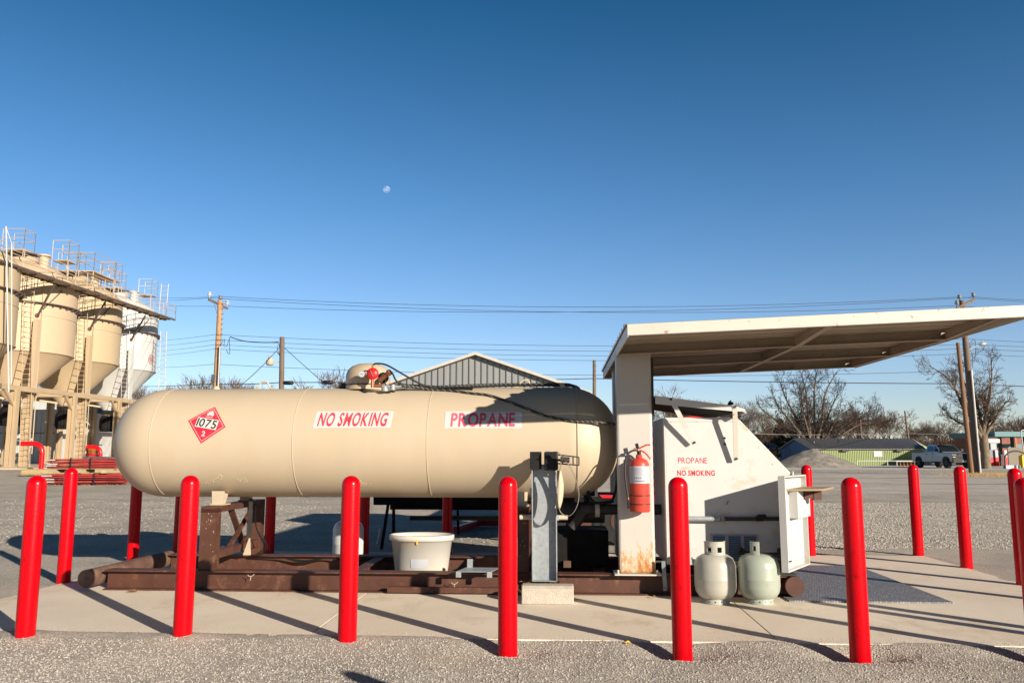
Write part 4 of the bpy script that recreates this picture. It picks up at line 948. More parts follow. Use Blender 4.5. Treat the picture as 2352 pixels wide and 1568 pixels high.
b = MB(); b.cyl((-2.41, 10.87, .06), (-2.39, 10.92, .26), .022); b.build('reflective_sleeve', 'rail_white', tl)
for x in (.25, .85):
    for y in (11.6, 12.95):
        b = MB(); b.cyl((x, y - .1, .32), (x, y + .1, .32), .32, n=28); wo = b.build('wheel', 'rubber', tl)
        b = MB(); b.cyl((x, y - .108, .32), (x, y + .108, .32), .17, n=20); b.build('rim', 'rust_brown', wo)
# red tongue frame lying in the sun
tg = MB(); tg.beam((-1.66, 13.1, .05), (-1.42, 14.3, .06), .09, .10); tg.beam((-1.42, 14.34, .06), (.9, 14.1, .06), .09, .10)
tg.build('channel_iron', 'red_flat', base=(-1.4, 14, 0), label='red steel channel frame lying on the gravel behind the white tub', cat='frame')
# red farm implement
fi = thing('farm_implement', 'red and dark farm implement with stacked bars behind the canopy column', 'farm machine', (1.8, 12.6, 0))
b = MB(); b.box(.35, 3.1, 12.55, 12.7, .52, .62); b.box(.85, 1.25, 12.5, 12.75, .62, .86); b.box(.35, 3.1, 13.5, 13.65, .52, .62); b.build('frame', 'red_flat', fi)
for i in range(9):
    z = .68 + i * .125; b = MB(); b.box(1.25, 2.35, 12.5 + .03 * (i % 3), 12.60 + .03 * (i % 3), z, z + .05); b.build('bar', 'red_flat', fi)
b = MB(); b.box(1.3, 2.4, 12.72, 12.8, .5, 1.62); b.box(1.95, 2.05, 12.40, 12.48, .3, 1.5); b.build('screen_panel', 'black_matte', fi)
b = MB(); b.box(.95, 2.25, 12.95, 16.0, .45, 1.62); b.build('shadow_box', 'dark_metal', fi)  # box added behind the bars to widen the shadow on the ground
for x in (.7, 1.5, 2.6):
    b = MB(); b.cyl((x, 12.4, .28), (x, 12.9, .28), .28, n=24); b.build('roller', 'dark_metal', fi)
for i in range(5):
    b = MB(); b.cyl((1.45 + .05 * i, 12.6, 1.72), (2.1 + .05 * i, 12.6, 1.80 - .012 * i), .02); b.build('bar', 'red_flat', fi)
b = MB(); b.box(-.1, 1.0, 12.2, 13.2, .0, .58); b.build('crate', 'black_matte', base=(.4, 12.7, 0), label='dark crate in the shade behind the pump', cat='crate')

# ================================================================= SILOS
def ladder(name, p0, p1, w, m, parent, side=(1, 0, 0), rung=.32, r=.021, n=5):
    b = MB(); p0 = Vector(p0); p1 = Vector(p1); s_ = Vector(side) * w / 2; b.cyl(p0 - s_, p1 - s_, r, n=n); b.cyl(p0 + s_, p1 + s_, r, n=n)
    k = int((p1 - p0).length / rung)
    for i in range(k):
        c = p0.lerp(p1, (i + .5) / k); b.cyl(c - s_, c + s_, r * .75, n=4, caps=False)
    return b.build(name, m, parent)
SD = [46.0, 53.3, 60.6, 68.0]; SXC = -32.6; SR = 3.4
sm = ['silo_tan', 'silo_tan_light', 'silo_tan', 'silo_white']
slab_ = ['tan silo cut by the left picture edge, nearest of the row', 'light tan silo, second from the left, with its top hatch propped up', 'tan silo, third from the left, between the light tan one and the white one', 'white silo at the far right end of the row, with a faded red round mark']
def railing(b, P, h=1.05, step=2.4, r=.028):
    P = [Vector(p) for p in P]
    for a, c in zip(P, P[1:]):
        L_ = (c - a).length; k = max(1, round(L_ / step))
        for i in range(k + 1):
            q = a.lerp(c, i / k); b.cyl(q, q + Vector((0, 0, h)), r, n=5)
        for hh in (h, h * .55): b.cyl(a + Vector((0, 0, hh)), c + Vector((0, 0, hh)), r, n=5)
for i in range(4):
    cy = SD[i]; cx = SXC - .42 * (i - 1); zj = 7.65 + .2 * (i - 1); zt = 12.3 + .25 * (i - 1); m_ = sm[i]
    t = thing('silo', slab_[i], 'silo', (cx, cy, .42), group='silos in a row along the yard', frame='W')
    b = MB(); b.lathe([(SR, zj), (SR, (zj + zt) / 2), (SR, zt)], (cx, cy, 0), n=72); b.build('silo_body', m_, t)
    b = MB(); b.lathe([(SR, zj), (.45, 4.75), (.45, 4.25)], (cx, cy, 0), n=72); b.build('hopper', m_, t)
    b = MB(); b.lathe([(SR + .03, zt), (SR, zt + .08), (SR * .82, zt + .75), (SR * .55, zt + 1.25), (SR * .3, zt + 1.55), (.9, zt + 1.6), (.9, zt + 1.9), (.001, zt + 1.95)], (cx, cy, 0), n=48); b.build('dome_roof', m_, t)
    b = MB(); b.lathe([(SR + .02, (zj + zt) / 2 - .03), (SR + .035, (zj + zt) / 2), (SR + .02, (zj + zt) / 2 + .03)], (cx, cy, 0), n=60); b.lathe([(SR + .01, zj - .05), (SR + .05, zj), (SR + .01, zj + .05)], (cx, cy, 0), n=60); b.build('weld_ring', m_, t)
    b = MB(); b.cyl((cx + 1.9, cy - .9, zt + .6), (cx + 1.9, cy - .9, zt + 1.75), .30, n=16); b.cyl((cx + 1.9, cy - .9, zt + 1.75), (cx + 1.9, cy - .9, zt + 1.85), .42, n=16); b.build('vent', m_, t)
    b = MB(); b.prism([(cx - .9, cy - 1.2, zt + 1.95), (cx + .9, cy - 1.2, zt + 1.95), (cx + 1.0, cy + .9, zt + 2.15), (cx - .8, cy + .9, zt + 2.15)], (0, 0, 0), (0, 0, .07)); b.build('hatch', 'walk_dark', t)
    # ring shelf round the shell
    b = MB(); zr = zt - 1.55 - .05 * i
    b.lathe([(SR, zr), (SR + .26, zr), (SR + .26, zr + .06), (SR, zr + .06)], (cx, cy, 0), n=60, smooth=False)
    for k in range(40):
        a = 2 * PI * k / 40; c, s_ = math.cos(a), math.sin(a); b.beam((cx + SR * c, cy + SR * s_, zr - .16), (cx + (SR + .26) * c, cy + (SR + .26) * s_, zr - .02), .05, .05)
    b.build('ring_shelf', 'walk_dark', t)
    # frame
    lc = 'silo_frame' if i < 3 else 'rail_white'
    zf = 5.0 + .12 * i
    for (ax, ay, lx) in ((2.6, -2.6, 'silo_frame'), (2.6, 2.6, 'silo_frame'), (-2.6, -2.6, 'silo_frame'), (-2.6, 2.6, 'silo_frame')):
        b = MB(); top = 9.6; b.box(cx + ax - .22, cx + ax - .06, cy + ay - .18, cy + ay + .18, .42, zf); b.box(cx + ax + .06, cx + ax + .22, cy + ay - .18, cy + ay + .18, .42, zf); b.box(cx + ax - .06, cx + ax + .06, cy + ay - .1, cy + ay + .1, .42, zf)
        b.box(cx + ax - .33, cx + ax + .33, cy + ay - .28, cy + ay + .28, .42, .46); b.build('leg', lx, t)
        if ax > 0 and ay < 0:
            b = MB(); b.box(cx + ax + .0, cx + ax + .28, cy + ay - .15, cy + ay + .3, zf, top); b.build('bearing_post', m_, t)
            b = MB(); b.box(cx + ax + .05, cx + ax + .29, cy + ay - .235, cy + ay - .222, 2.5, 3.5); b.build('patch_plate', 'silo_tan', t)
    b = MB()
    for yy in (cy - 2.6, cy + 2.6): b.box(cx - 2.6, cx + 2.6, yy - .10, yy + .10, zf - .05, zf + .25)
    for xx in (cx - 2.6, cx + 2.6): b.box(xx - .10, xx + .10, cy - 2.6, cy + 4.9, zf - .052, zf + .248)
    b.beam((cx + 2.6, cy - 2.5, zf - .9), (cx + 2.6, cy - 1.5, zf), .16, .16); b.beam((cx + 2.6, cy + 2.5, zf - .9), (cx + 2.6, cy + 1.5, zf), .16, .16)
    b.beam((cx - 2.6, cy - 2.6, zf), (cx, cy, zf - .4), .12, .12); b.beam((cx + 2.6, cy - 2.6, zf), (cx, cy, zf - .4), .12, .12)
    b.build('frame_beam', 'silo_frame', t)
    b = MB(); b.lathe([(.5, 4.3), (.66, 4.0), (.68, 3.3), (.55, 3.0), (.001, 3.0)], (cx, cy, 0), n=14, smooth=False); b.build('boot', 'black_matte' if i else 'dark_metal', t)
    b = MB(); b.lathe([(.46, 4.75), (.6, 4.6), (.5, 4.3)], (cx, cy, 0), n=16); b.build('collector', mat('boot_grey', (.16, .14, .12), rough=.9, var=.4, vs=3), t)
    ladder('ladder', (cx + SR - .4, cy - SR * .62 - 1.0, .42), (cx + SR - 1.0, cy - SR * .84 - .35, zt + .4), .55, 'silo_frame' if i < 3 else 'rail_white', t, side=(.95, .3, 0))
    b = MB()
    for k in range(14):
        z = 2.5 + k * .75; f_ = (z - .42) / (zt - .02); x_ = cx + SR - .4 - .6 * f_; y_ = cy - SR * .62 - 1.0 + (-SR * .84 - .35 + SR * .62 + 1.0) * f_
        if z > zj: b.cyl((x_ - .3, y_, z), (x_ - .5, y_ + .5, z), .02, n=4)
    b.build('ladder_bracket', 'silo_frame', t)
    # vertical thin pipes, strut from the walkway
    b = MB(); b.cyl((cx + 2.75, cy - 2.15, zt), (cx + 2.85, cy - 2.2, 1.2), .03, n=6); b.build('air_pipe', m_, t)
    b = MB(); b.beam((cx + 2.6, cy - 2.3, zt - 2.4), (cx + 3.9, cy - 3.0, zt - .55), .09, .09); b.beam((cx + 2.6, cy - 2.3, zt - 2.3), (cx + 3.3, cy - 1.0, zt - .55), .07, .07); b.build('walkway_bracket', 'walk_dark', t)
    b = MB(); b.lathe([(.001, .012), (.10, .01), (.14, 0)], (cx + 2.58, cy - 2.33, zt - 2.4), (.75, -.66, 0), 12); b.build('bracket_rust', 'rust_brown', t)
    # access platforms with hoops on the roof
    for (qx, qy, qz, w_) in ((.3, -1.4, 2.2, 1.5),) if i in (0,) else ((.2, -1.0, 2.1, 1.4), (2.1, 1.2, 1.9, 1.1)):
        b = MB(); X, Y, Z = cx + qx, cy + qy, zt + qz; b.box(X - w_ / 2, X + w_ / 2, Y - .6, Y + .6, Z - .05, Z); b.build('platform', 'walk_steel', t)
        b = MB(); railing(b, [(X - w_ / 2, Y - .6, Z), (X + w_ / 2, Y - .6, Z), (X + w_ / 2, Y + .6, Z), (X - w_ / 2, Y + .6, Z)], 1.35, 2.0, .03)
        for sx in (-1, 1): b.cyl((X + sx * w_ / 2, Y - .6, Z - 2.0), (X + sx * w_ / 2, Y - .6, Z), .03, n=5)
        b.build('platform_rail', 'rail_white' if i == 3 else mat('rail_grey', (.45, .38, .32), rough=.5), t)
    if i == 3:
        a = R(-5); p = Vector((cx + (SR + .01) * math.cos(a), cy + (SR + .01) * math.sin(a), zj + .95))
        def ring_(r0, r1, off):
            b = MB(); vs = []; n_ = 28
            for k in range(n_):
                for rr in (r0, r1):
                    th = 2 * PI * k / n_; ang = a + rr * math.cos(th) / SR; vs.append((cx + (SR + off) * math.cos(ang), cy + (SR + off) * math.sin(ang), p.z + rr * math.sin(th)))
            b.add(vs, [(2 * k, (2 * k + 2) % (2 * n_), (2 * k + 3) % (2 * n_), 2 * k + 1) for k in range(n_)]); return b
        ring_(.30, .42, .02).build('round_mark', 'silo_mark', t)
        ring_(.06, .22, .02).build('round_mark', 'silo_mark_dark', t)
wk = thing('walkway', 'long steel catwalk with railings running along the tops of the silos', 'catwalk', (-28.3, 44, 12), frame='W')
WP0, WP1 = Vector((-29.2, 40, 11.95)), Vector((-28.5, 67.4, 12.35))
b = MB()
N_ = 36
for k in range(N_):
    p = WP0.lerp(WP1, k / N_); q = WP0.lerp(WP1, (k + .93) / N_); b.box(p.x - .38, p.x + .38, p.y, q.y, p.z - .05, p.z)
b.build('deck', 'walk_steel', wk)
b = MB()
for sx in (-.4, .4): b.beam(WP0 + Vector((sx, 0, -.06)), WP1 + Vector((sx, 0, -.06)), .06, .14)
for k in range(15):
    p = WP0.lerp(WP1, (k + .5) / 15); b.beam(p + Vector((-.5, 0, -.15)), p + Vector((.5, 0, -.15)), .07, .07)
b.build('girder', 'walk_dark', wk)
b = MB()
for sx in (-.4, .4): railing(b, [WP0 + Vector((sx, 0, 0)), WP1 + Vector((sx, 0, 0))], 1.1, 2.2, .026)
railing(b, [WP1 + Vector((-.4, 0, 0)), WP1 + Vector((.4, 0, 0))], 1.1, 2, .026)
b.build('railing', mat('rail_tan', (.46, .36, .27), rough=.5), wk)
st_ = thing('access_tower', 'raised platform with tall railings on the catwalk between the third and white silo', 'platform', (-29, 60, 12.3), frame='W')
b = MB(); b.box(-29.5, -28.5, 54.5, 57.6, 13.55, 13.61); b.build('platform', 'walk_steel', st_)
b = MB(); railing(b, [(-29.5, 54.5, 13.61), (-28.5, 54.5, 13.61), (-28.5, 57.6, 13.61), (-29.5, 57.6, 13.61), (-29.5, 54.5, 13.61)], 1.25, 3, .028)
for x in (-29.5, -28.5):
    for y in (54.5, 57.6): b.cyl((x, y, 12.1), (x, y, 13.55), .035, n=5)
b.build('platform_rail', MATS['rail_tan'], st_)
lt = thing('access_ladder', 'tall white ladder tower standing right of the white silo', 'ladder', (-27.6, 67.6, .4), frame='W')
ladder('ladder', at(368, 1000, 66.6) * 1.0, at(376, 760, 66.6), .5, 'rail_white', lt, rung=.36, r=.035)
ladder('ladder', at(372, 735, 68.0), at(379, 652, 68.0), .6, 'rail_white', lt, rung=.36, r=.035)
pl_ = thing('mast', 'thin white mast rising above the first silo at the left picture edge', 'mast', (-28, 45, 12), frame='W')
b = MB(); b.cyl(at(14, 520, 45), at(20, 900, 45), .045, n=6); b.cyl(at(27, 560, 45), at(26, 880, 45), .035, n=6); b.cyl(at(15, 525, 45), at(28, 562, 45), .02, n=5); b.build('pipe', 'rail_white', pl_)

# buildings behind the silos
def bx_thing(name, label, cat, x0, x1, y0, y1, z1, m_, frame='W', part='wall', z0=0):
    t = thing(name, label, cat, ((x0 + x1) / 2, y0, z0), frame='W'); b = MB(); b.box(x0, x1, y0, y1, z0, z1); b.build(part, m_, t); return t
Y = 66
t = bx_thing('metal_shed', 'white ribbed metal shed standing behind the silo legs', 'shed', wx(-130, Y), wx(146, Y), Y, Y + 9, 4.7, 'white_metal_wall')
b = MB(); x = wx(-128, Y)
while x < wx(144, Y): b.box(x, x + .05, Y - .045, Y, 0, 4.68); x += .42
b.build('wall_rib', 'white_metal_wall', t)
b = MB(); b.box(wx(-130, Y), wx(146, Y), Y - .07, Y - .046, 2.8, 2.86); b.build('wall_rail', 'metal_grey_dark', t)
Y = 78
t = bx_thing('peach_warehouse', 'peach coloured warehouse with a dark loading door, between silo legs', 'warehouse', wx(147, Y), wx(345, Y), Y, Y + 14, 5.2, 'peach_wall')
b = MB(); b.box(wx(192, Y), wx(292, Y), Y - .1, Y - .001, 3.9, 6.0); b.build('fascia', 'white_metal_wall', t)
b = MB(); b.box(wx(198, Y), wx(245, Y), Y - .06, Y - .002, .3, 3.85); do_ = b.build('loading_door', 'dark_void', t)
b = MB(); b.box(wx(246, Y), wx(252, Y), Y - .12, Y - .002, .3, 3.89); b.box(wx(262, Y), wx(266, Y), Y - .12, Y - .002, .3, 3.89); b.build('door_frame', 'white_metal_wall', do_)
b = MB(); b.cyl((wx(222, Y), Y - .14, 4.85), (wx(222, Y), Y - .1, 4.85), .38, n=20); b.box(wx(203, Y), wx(232, Y), Y - .13, Y - .101, 4.5, 5.2); b.build('wall_sign', 'brick', t, label='brown picture panel above the loading door')
b = MB(); b.cyl((wx(224, Y), Y - .17, 4.85), (wx(224, Y), Y - .141, 4.85), .27, n=20); b.build('sign_disc', 'peach_wall', t)
b = MB(); b.box(wx(192, Y), wx(345, Y), Y - 1.2, Y - .13, .35, .95); b.build('loading_dock', 'white_metal_wall', t)
Y = 92
t = bx_thing('brick_building', 'brick building with a white parapet behind the silos', 'building', wx(-140, Y), wx(372, Y), Y, Y + 15, 6.1, 'brick')
b = MB(); b.box(wx(-142, Y), wx(374, Y), Y - .25, Y + 15, 6.1, 7.1); b.build('parapet', 'white_metal_wall', t)
pp = thing('steel_gantry', 'blue grey steel post and bracket in front of the loading door', 'post', (wx(238, 76), 76, 0), frame='W')
b = MB(); b.box(wx(228, 75), wx(241, 75), 75, 75.4, .3, 4.9); b.build('post', 'blue_grey', pp)
b = MB(); b.box(wx(210, 75), wx(262, 75), 74.9, 75.39, 4.9, 5.3); b.beam((wx(241, 75), 75.2, 3.9), (wx(258, 75), 75.2, 4.95), .22, .22); b.build('bracket', 'blue_grey', pp)
hr = thing('handrail', 'white pipe handrail in front of the loading dock', 'railing', (-36, 73, 1), frame='W')
b = MB(); 
for z in (1.95,): b.cyl((wx(146, 71), 71, z), (wx(246, 71), 71, z), .05, n=6)
for px_ in (148, 186, 214, 244): b.cyl((wx(px_, 71), 71, .3), (wx(px_, 71), 71, 1.95), .04, n=6)
b.build('rail', 'rail_white', hr)
for (px_, pz, w_, lab) in ((216, 1.18, .75, 'orange crate on the red cart by the loading door'),):
    b = MB(); c = wx(px_, 70); b.box(c - w_ / 2, c + w_ / 2, 70, 70.6, pz, pz + .45); b.build('crate', 'orange', base=(c, 70, pz), frame='W', label=lab, cat='crate')
    b = MB(); b.box(c - .6, c + .5, 69.8, 70.8, .75, 1.16); b.cyl((c - .4, 70, .5), (c - .4, 70.1, .5), .2); b.build('cart', 'red_flat', base=(c, 70, .7), frame='W', label='red cart under the orange crate by the loading door', cat='cart')
wc = thing('parked_vehicle', 'small white vehicle front seen under the third silo', 'vehicle', (wx(165, 74), 74, .3), frame='W')
c = wx(165, 74)
b = MB(); b.prism([(c - .9, 74, .5), (c + .9, 74, .5), (c + .9, 74, 1.2), (c + .7, 74.5, 1.25), (c + .55, 74.8, 1.75), (c - .55, 74.8, 1.75), (c - .7, 74.5, 1.25), (c - .9, 74, 1.2)], (0, 0, 0), (0, 1.6, 0)); b.build('body', 'white_clean', wc, bevel=.05)
b = MB(); b.box(c - .6, c + .6, 73.96, 73.99, .62, .9); b.build('grille', 'blue_grey', wc)
wr_ = MB(); c = wx(168, 77)
for k in range(9): wr_.box(c - 1 + k * .24, c - .92 + k * .24, 76.9, 77.0, .35, 2.3)
wr_.box(c - 1.05, c + 1.05, 76.95, 77.05, 2.3, 2.4); wr_.box(c - 1.05, c + 1.05, 76.95, 77.05, 1.3, 1.36)
wr_.build('pallet_rack', 'rust_brown', base=(c, 77, .3), frame='W', label='brown slatted rack against the peach wall behind the silos', cat='rack')

# bent red pipe guards
def bent_guard(name, label, px_, Yd, w_, h, r, z0):
    c = wx(px_, Yd); P = [(c, Yd, z0 - .2), (c, Yd, z0 + h - .5)] + [(c - .5 + .5 * math.cos(a), Yd, z0 + h - .5 + .5 * math.sin(a)) for a in [PI / 2 * k / 8 for k in range(9)]] + [(c - w_, Yd, z0 + h)]
    b = MB(); b.tube(P, r, 18); b.build(name, mat('red_paint_far', (.74, .004, .008), rough=.3), base=(c, Yd, z0), frame='W', label=label, cat='pipe guard')
bent_guard('pipe_guard', 'bent red pipe guard standing in front of the white metal shed', 107, 44, 1.15, 1.42, .125, .33)
bent_guard('pipe_guard', 'second bent red pipe guard near the loading door, behind the wire rolls', 240, 58, 1.0, 1.35, .13, .33)

# logs, T-post bundles, wire rolls
def log(x0, y0, x1, y1, r, z, lab):
    t = thing('log', lab, 'log', (x0, y0, z - r), frame='W', group='treated poles piled by the post bundles'); b = MB()
    P = [Vector((x0, y0, z)).lerp(Vector((x1, y1, z + .03)), k / 8) + Vector((0, 0, .012 * math.sin(k * 1.7))) for k in range(9)]
    b.tube(P, r, 14); b.build('bark', 'log', t)
    b = MB(); d = (Vector((x1, y1, 0)) - Vector((x0, y0, 0))).normalized(); b.cyl(P[0] - d * .005, P[0] - d * .001, r * .96, n=14); b.build('cut_end', 'log_end', t)
zg = gz(-22, 36)
log(wx(63, 36), 36, wx(205, 37.2), 37.2, .155, zg + .16, 'greenish log end sticking out left of the post bundles')
log(wx(150, 37.5), 37.5, wx(300, 38), 38, .15, zg + .45, 'pale log lying behind the upper post bundle')
log(wx(200, 36.5), 36.5, wx(330, 37.0), 37.0, .16, zg + .18, 'log lying behind the lower post bundle')
log(wx(210, 38.5), 38.5, wx(340, 38.9), 38.9, .15, zg + .35, 'weathered log farthest back in the pole pile')
cols_ = [mat('tpost_red', (.42, .045, .035), rough=.5, var=.3, vs=3), mat('tpost_dark', (.22, .03, .03), rough=.5, var=.3, vs=3)]
MATS['tpost_tip'] = mat('tpost_tip', (.55, .52, .48), rough=.6, var=.3)
def bundle(cx, cy, z0, L_, lab, ntop):
    t = thing('post_bundle', lab, 'post bundle', (cx, cy, z0), frame='W', group='bundles of red steel fence posts')
    B1, B2, BT = MB(), MB(), MB()
    for lay in range(5):
        for k in range(13):
            y = cy - .5 + k * .085; z = z0 + .03 + lay * .072 + rnd.uniform(-.012, .012); x0 = cx - L_ / 2 + rnd.uniform(-.12, .12) + (.25 if k < 5 else 0); x1 = x0 + L_; dz_ = rnd.uniform(-.03, .05); dy = rnd.uniform(-.04, .04)
            d = Vector((x1 - x0, dy, dz_)).normalized(); p = Vector((x0, y, z)); q = Vector((x1, y + dy, z + dz_))
            (B1 if (k + lay) % 2 else B2).beam(p, q, .036, .008); (B1 if (k + lay) % 2 else B2).beam(p + Vector((0, 0, .012)), q + Vector((0, 0, .012)), .008, .03)
            if lay in (1, 2, 4): BT.beam(p - d * .002, p + d * .36, .052, .034)
    B1.build('posts', cols_[0], t, kind='stuff'); B2.build('posts', cols_[1], t, kind='stuff'); BT.build('white_tips', 'tpost_tip', t, kind='stuff')
    b = MB()
    for fx_ in (-.1, .38): 
        x = cx + fx_ * L_ * .6; b.beam((x, cy - .55, z0), (x, cy - .55, z0 + .40), .05, .012); b.beam((x, cy - .55, z0 + .40), (x, cy + .6, z0 + .40), .05, .012)
    b.build('binding_strap', 'ink', t)
    return t
zb = gz(-17, 30)
bundle(wx(205, 30), 30.0, zb + .02, 2.85, 'lower bundle of red fence posts lying on the gravel', 0)
bundle(wx(200, 30.4), 30.4, zb + .56, 2.5, 'upper bundle of red fence posts stacked on wood blocks', 0)
b = MB()
for px_ in (140, 205, 268): c = wx(px_, 30.1); b.box(c - .09, c + .09, 29.5, 30.7, zb + .42, zb + .54)
b.build('wood_blocks', 'log_end', base=(wx(205, 30), 30.1, zb + .42), frame='W', label='pale wood blocks between the two bundles of red fence posts', cat='wood blocks')
b = MB()
for k in range(80):
    x = wx(rnd.uniform(125, 300), 29.6); y = rnd.uniform(29.1, 29.6); s_ = rnd.uniform(.02, .05); b.add([(x - s_, y, zb), (x, y - .03, zb + s_), (x + s_, y + .01, zb + .01), (x, y + .03, zb + .03)], [(0, 1, 2), (0, 2, 3)])
b.build('leaf_litter', 'leaf', frame='W', kind='stuff', label='dry leaves along the foot of the red post bundles', cat='leaves')
for (px_, Yd, lab) in ((222, 41, 'left roll of grey wire mesh lying behind the logs'), (262, 40.5, 'right roll of grey wire mesh lying behind the logs')):
    c = wx(px_, Yd); zc_ = gz(c, Yd) + .45; t = thing('wire_roll', lab, 'wire roll', (c, Yd, zc_ - .33), frame='W', group='rolls of wire mesh')
    ax = Vector((.93, .36, 0)); o_ = Vector((c - .45, Yd, zc_)); b = MB()
    for rr in (.30, .24, .18):
        for k in range(14):
            q = o_ + ax * (k * .075); u, v = basis(ax); b.tube([q + (u * math.cos(a) + v * math.sin(a)) * rr for a in [2 * PI * j / 20 for j in range(20)]], .012, 4, closed=True)
        for j in range(18):
            a = 2 * PI * j / 18; u, v = basis(ax); w_ = (u * math.cos(a) + v * math.sin(a)) * rr; b.cyl(o_ + w_, o_ + ax * 1.0 + w_, .008, n=4, caps=False)
    b.build('wire', 'wire_mesh', t)
    b = MB(); b.lathe([(.08, 0), (.32, 0)], o_ - ax * .003, ax, 28); b.lathe([(.08, 0), (.08, 1.0)], o_, ax, 20); b.lathe([(.30, .01), (.30, .99)], o_, ax, 24); b.build('wire_core', mat('wire_core', (.10, .11, .115), rough=.6, var=.4, vs=12), t)

# ================================================================= UTILITY POLES
def insulator(b, p, k=1.0):
    p = Vector(p); b.lathe([(.03 * k, -.20), (.03 * k, -.05), (.11 * k, -.02), (.12 * k, .04), (.06 * k, .06), (.06 * k, .10), (.10 * k, .12), (.09 * k, .17), (.001, .2)], p, n=10)
def upole(label, base, top, r0, r1, m_, arm=None, fr='W'):
    t = thing('utility_pole', label, 'utility pole', base, frame='W'); b = MB()
    P = [Vector(base).lerp(Vector(top), k / 6) for k in range(7)]; b.tube(P, r0, 16, radii=[r0 + (r1 - r0) * k / 6 for k in range(7)]); b.build('pole', m_, t)
    if arm:
        a0, a1 = Vector(arm[0]), Vector(arm[1]); b = MB(); b.beam(a0, a1, .10, .13); b.build('crossarm', 'wood_pole_dark', t)
        d = (a1 - a0)
        b = MB(); b.beam(a0 + d * .3 - Vector((0, .1, .02)), Vector(top) - Vector((0, .12, 1.2)), .03, .01); b.build('arm_brace', 'galv_dark', t)
        for q in (a0 + d * .04, a1 - d * .04):
            b = MB(); insulator(b, q + Vector((0, 0, .26)), 1.1); b.build('insulator', 'galv_dark' if base[0] > 0 else 'rail_white', t)
    return t
YL = 48
bl = at(487, 1090, YL); bl.z = 0; tl_ = at(506, 690, YL)
a0, a1 = at(479, 687, YL - .6), at(523, 708, YL + .6)
PL = upole('tan wooden utility pole with a slanting crossarm, left of centre behind the tank', tuple(bl), tuple(tl_), .21, .15, 'wood_pole', (a0, a1))
b = MB(); insulator(b, tl_ + Vector((0, 0, .12)), 1.2); b.build('insulator', 'galv_dark', PL)
b = MB(); b.cyl(at(496, 1000, YL - .3), at(505, 795, YL - .3), .055, n=8); b.build('riser_conduit', 'galv', PL)
b = MB()
for k in range(9): q = tl_.lerp(bl, .02 + k * .03); b.cyl(q + Vector((.15, -.1, 0)), q + Vector((.28, -.1, 0)), .02, n=5)
b.build('pole_step', 'galv_dark', PL)
b = MB(); q = at(494, 876, YL); 
for k in range(4): b.lathe([(.215, -.04), (.225, 0), (.215, .04)], q + Vector((0, 0, k * .12)), n=16)
b.build('pole_band', 'metal_grey_dark', PL)
Y2 = 47
b2 = at(644, 1090, Y2); b2.z = 0
P2 = upole('short brown utility pole carrying a lamp, between the tall pole and the tank dome', tuple(b2), tuple(at(648, 774, Y2)), .17, .14, 'wood_pole_dark')
lp = thing('yard_lamp', 'cream yard lamp hanging from an arm on the short brown pole', 'street lamp', tuple(at(630, 832, Y2)), frame='W')
b = MB(); b.tube([at(646, 834, Y2), at(636, 829, Y2), at(624, 826, Y2)], .025, 6); b.build('lamp_arm', 'lamp_white', lp)
q = at(620, 828, Y2); b = MB(); b.lathe([(.001, .28), (.10, .27), (.13, .18), (.13, .10), (.10, .08), (.20, .02), (.23, -.05)], q, n=16); b.build('lamp_head', 'lamp_white', lp)
b = MB(); b.lathe([(.22, -.05), (.22, -.22), (.16, -.28), (.001, -.29)], q, n=16); b.build('lamp_globe', mat('globe', (.45, .40, .28), rough=.3), lp)
b3 = at(1366, 1100, 50); b3.z = 0
P3 = upole('grey brown utility pole right of the barn roof, behind the tank', tuple(b3), tuple(at(1365, 827, 50)), .13, .10, 'wood_pole_dark')
YR = 47.5
br = at(2246, 1090, YR); br.z = 0; tr_ = at(2209, 690, YR)
PR = upole('tall dark utility pole with crossarm at the right, standing behind the canopy', tuple(br), tuple(tr_), .21, .15, 'wood_pole_dark', (at(2197, 708, YR - .7), at(2238, 688, YR + .7)))
b = MB(); insulator(b, at(2204, 684, YR), 1.2); b.build('insulator', 'galv_dark', PR)
b = MB(); b.cyl(at(2252, 1088, YR - .25), at(2231, 850, YR - .25), .06, n=8); b.build('riser_conduit', 'rail_white', PR)
b = MB(); b.tube(catmull([at(2228, 840, YR), at(2240, 820, YR), at(2239, 780, YR), at(2226, 790, YR)], 6), .015, 5); b.tube(catmull([at(2226, 800, YR), at(2233, 815, YR), at(2234, 845, YR)], 6), .015, 5); b.build('drop_wire', 'wire', PR)
br2 = at(2232, 1092, 46.8); br2.z = 0
upole('leaning orange brown utility pole beside the dark pole at the right', tuple(br2), tuple(at(2200, 787, 46.8)), .14, .105, mat('wood_pole_red', (.20, .105, .055), rough=.85, var=.3, vs=5, stretch=(6, 6, .35)))
sl_ = thing('street_lamp', 'grey cobra head street lamp on an arm of the dark right pole', 'street lamp', tuple(at(2224, 806, YR)), frame='W')
b = MB(); b.tube(catmull([at(2222, 806, YR), at(2236, 798, YR), at(2250, 792, YR)], 5), .03, 6); b.build('lamp_arm', 'galv', sl_)
q = at(2257, 790, YR); b = MB(); b.lathe([(.001, -.26), (.06, -.22), (.11, -.05), (.10, .12), (.05, .24), (.001, .26)], q, (1, 0, .1), 12); b.cyl(q + Vector((0, 0, .08)), q + Vector((0, 0, .18)), .04); b.build('lamp_head', 'galv', sl_)
b = MB(); b.box(q.x - .3, q.x + .2, YR - .3, YR - .2, 4, 4) if False else None
upb = at(2091, 1018, 110); upb.z = 0
fpole = upole('thin distant utility pole with two crossarms above the green building', tuple(upb), tuple(at(2078, 943, 110)), .15, .10, 'wood_pole_dark', (at(2064, 957, 110), at(2091, 957, 110)))
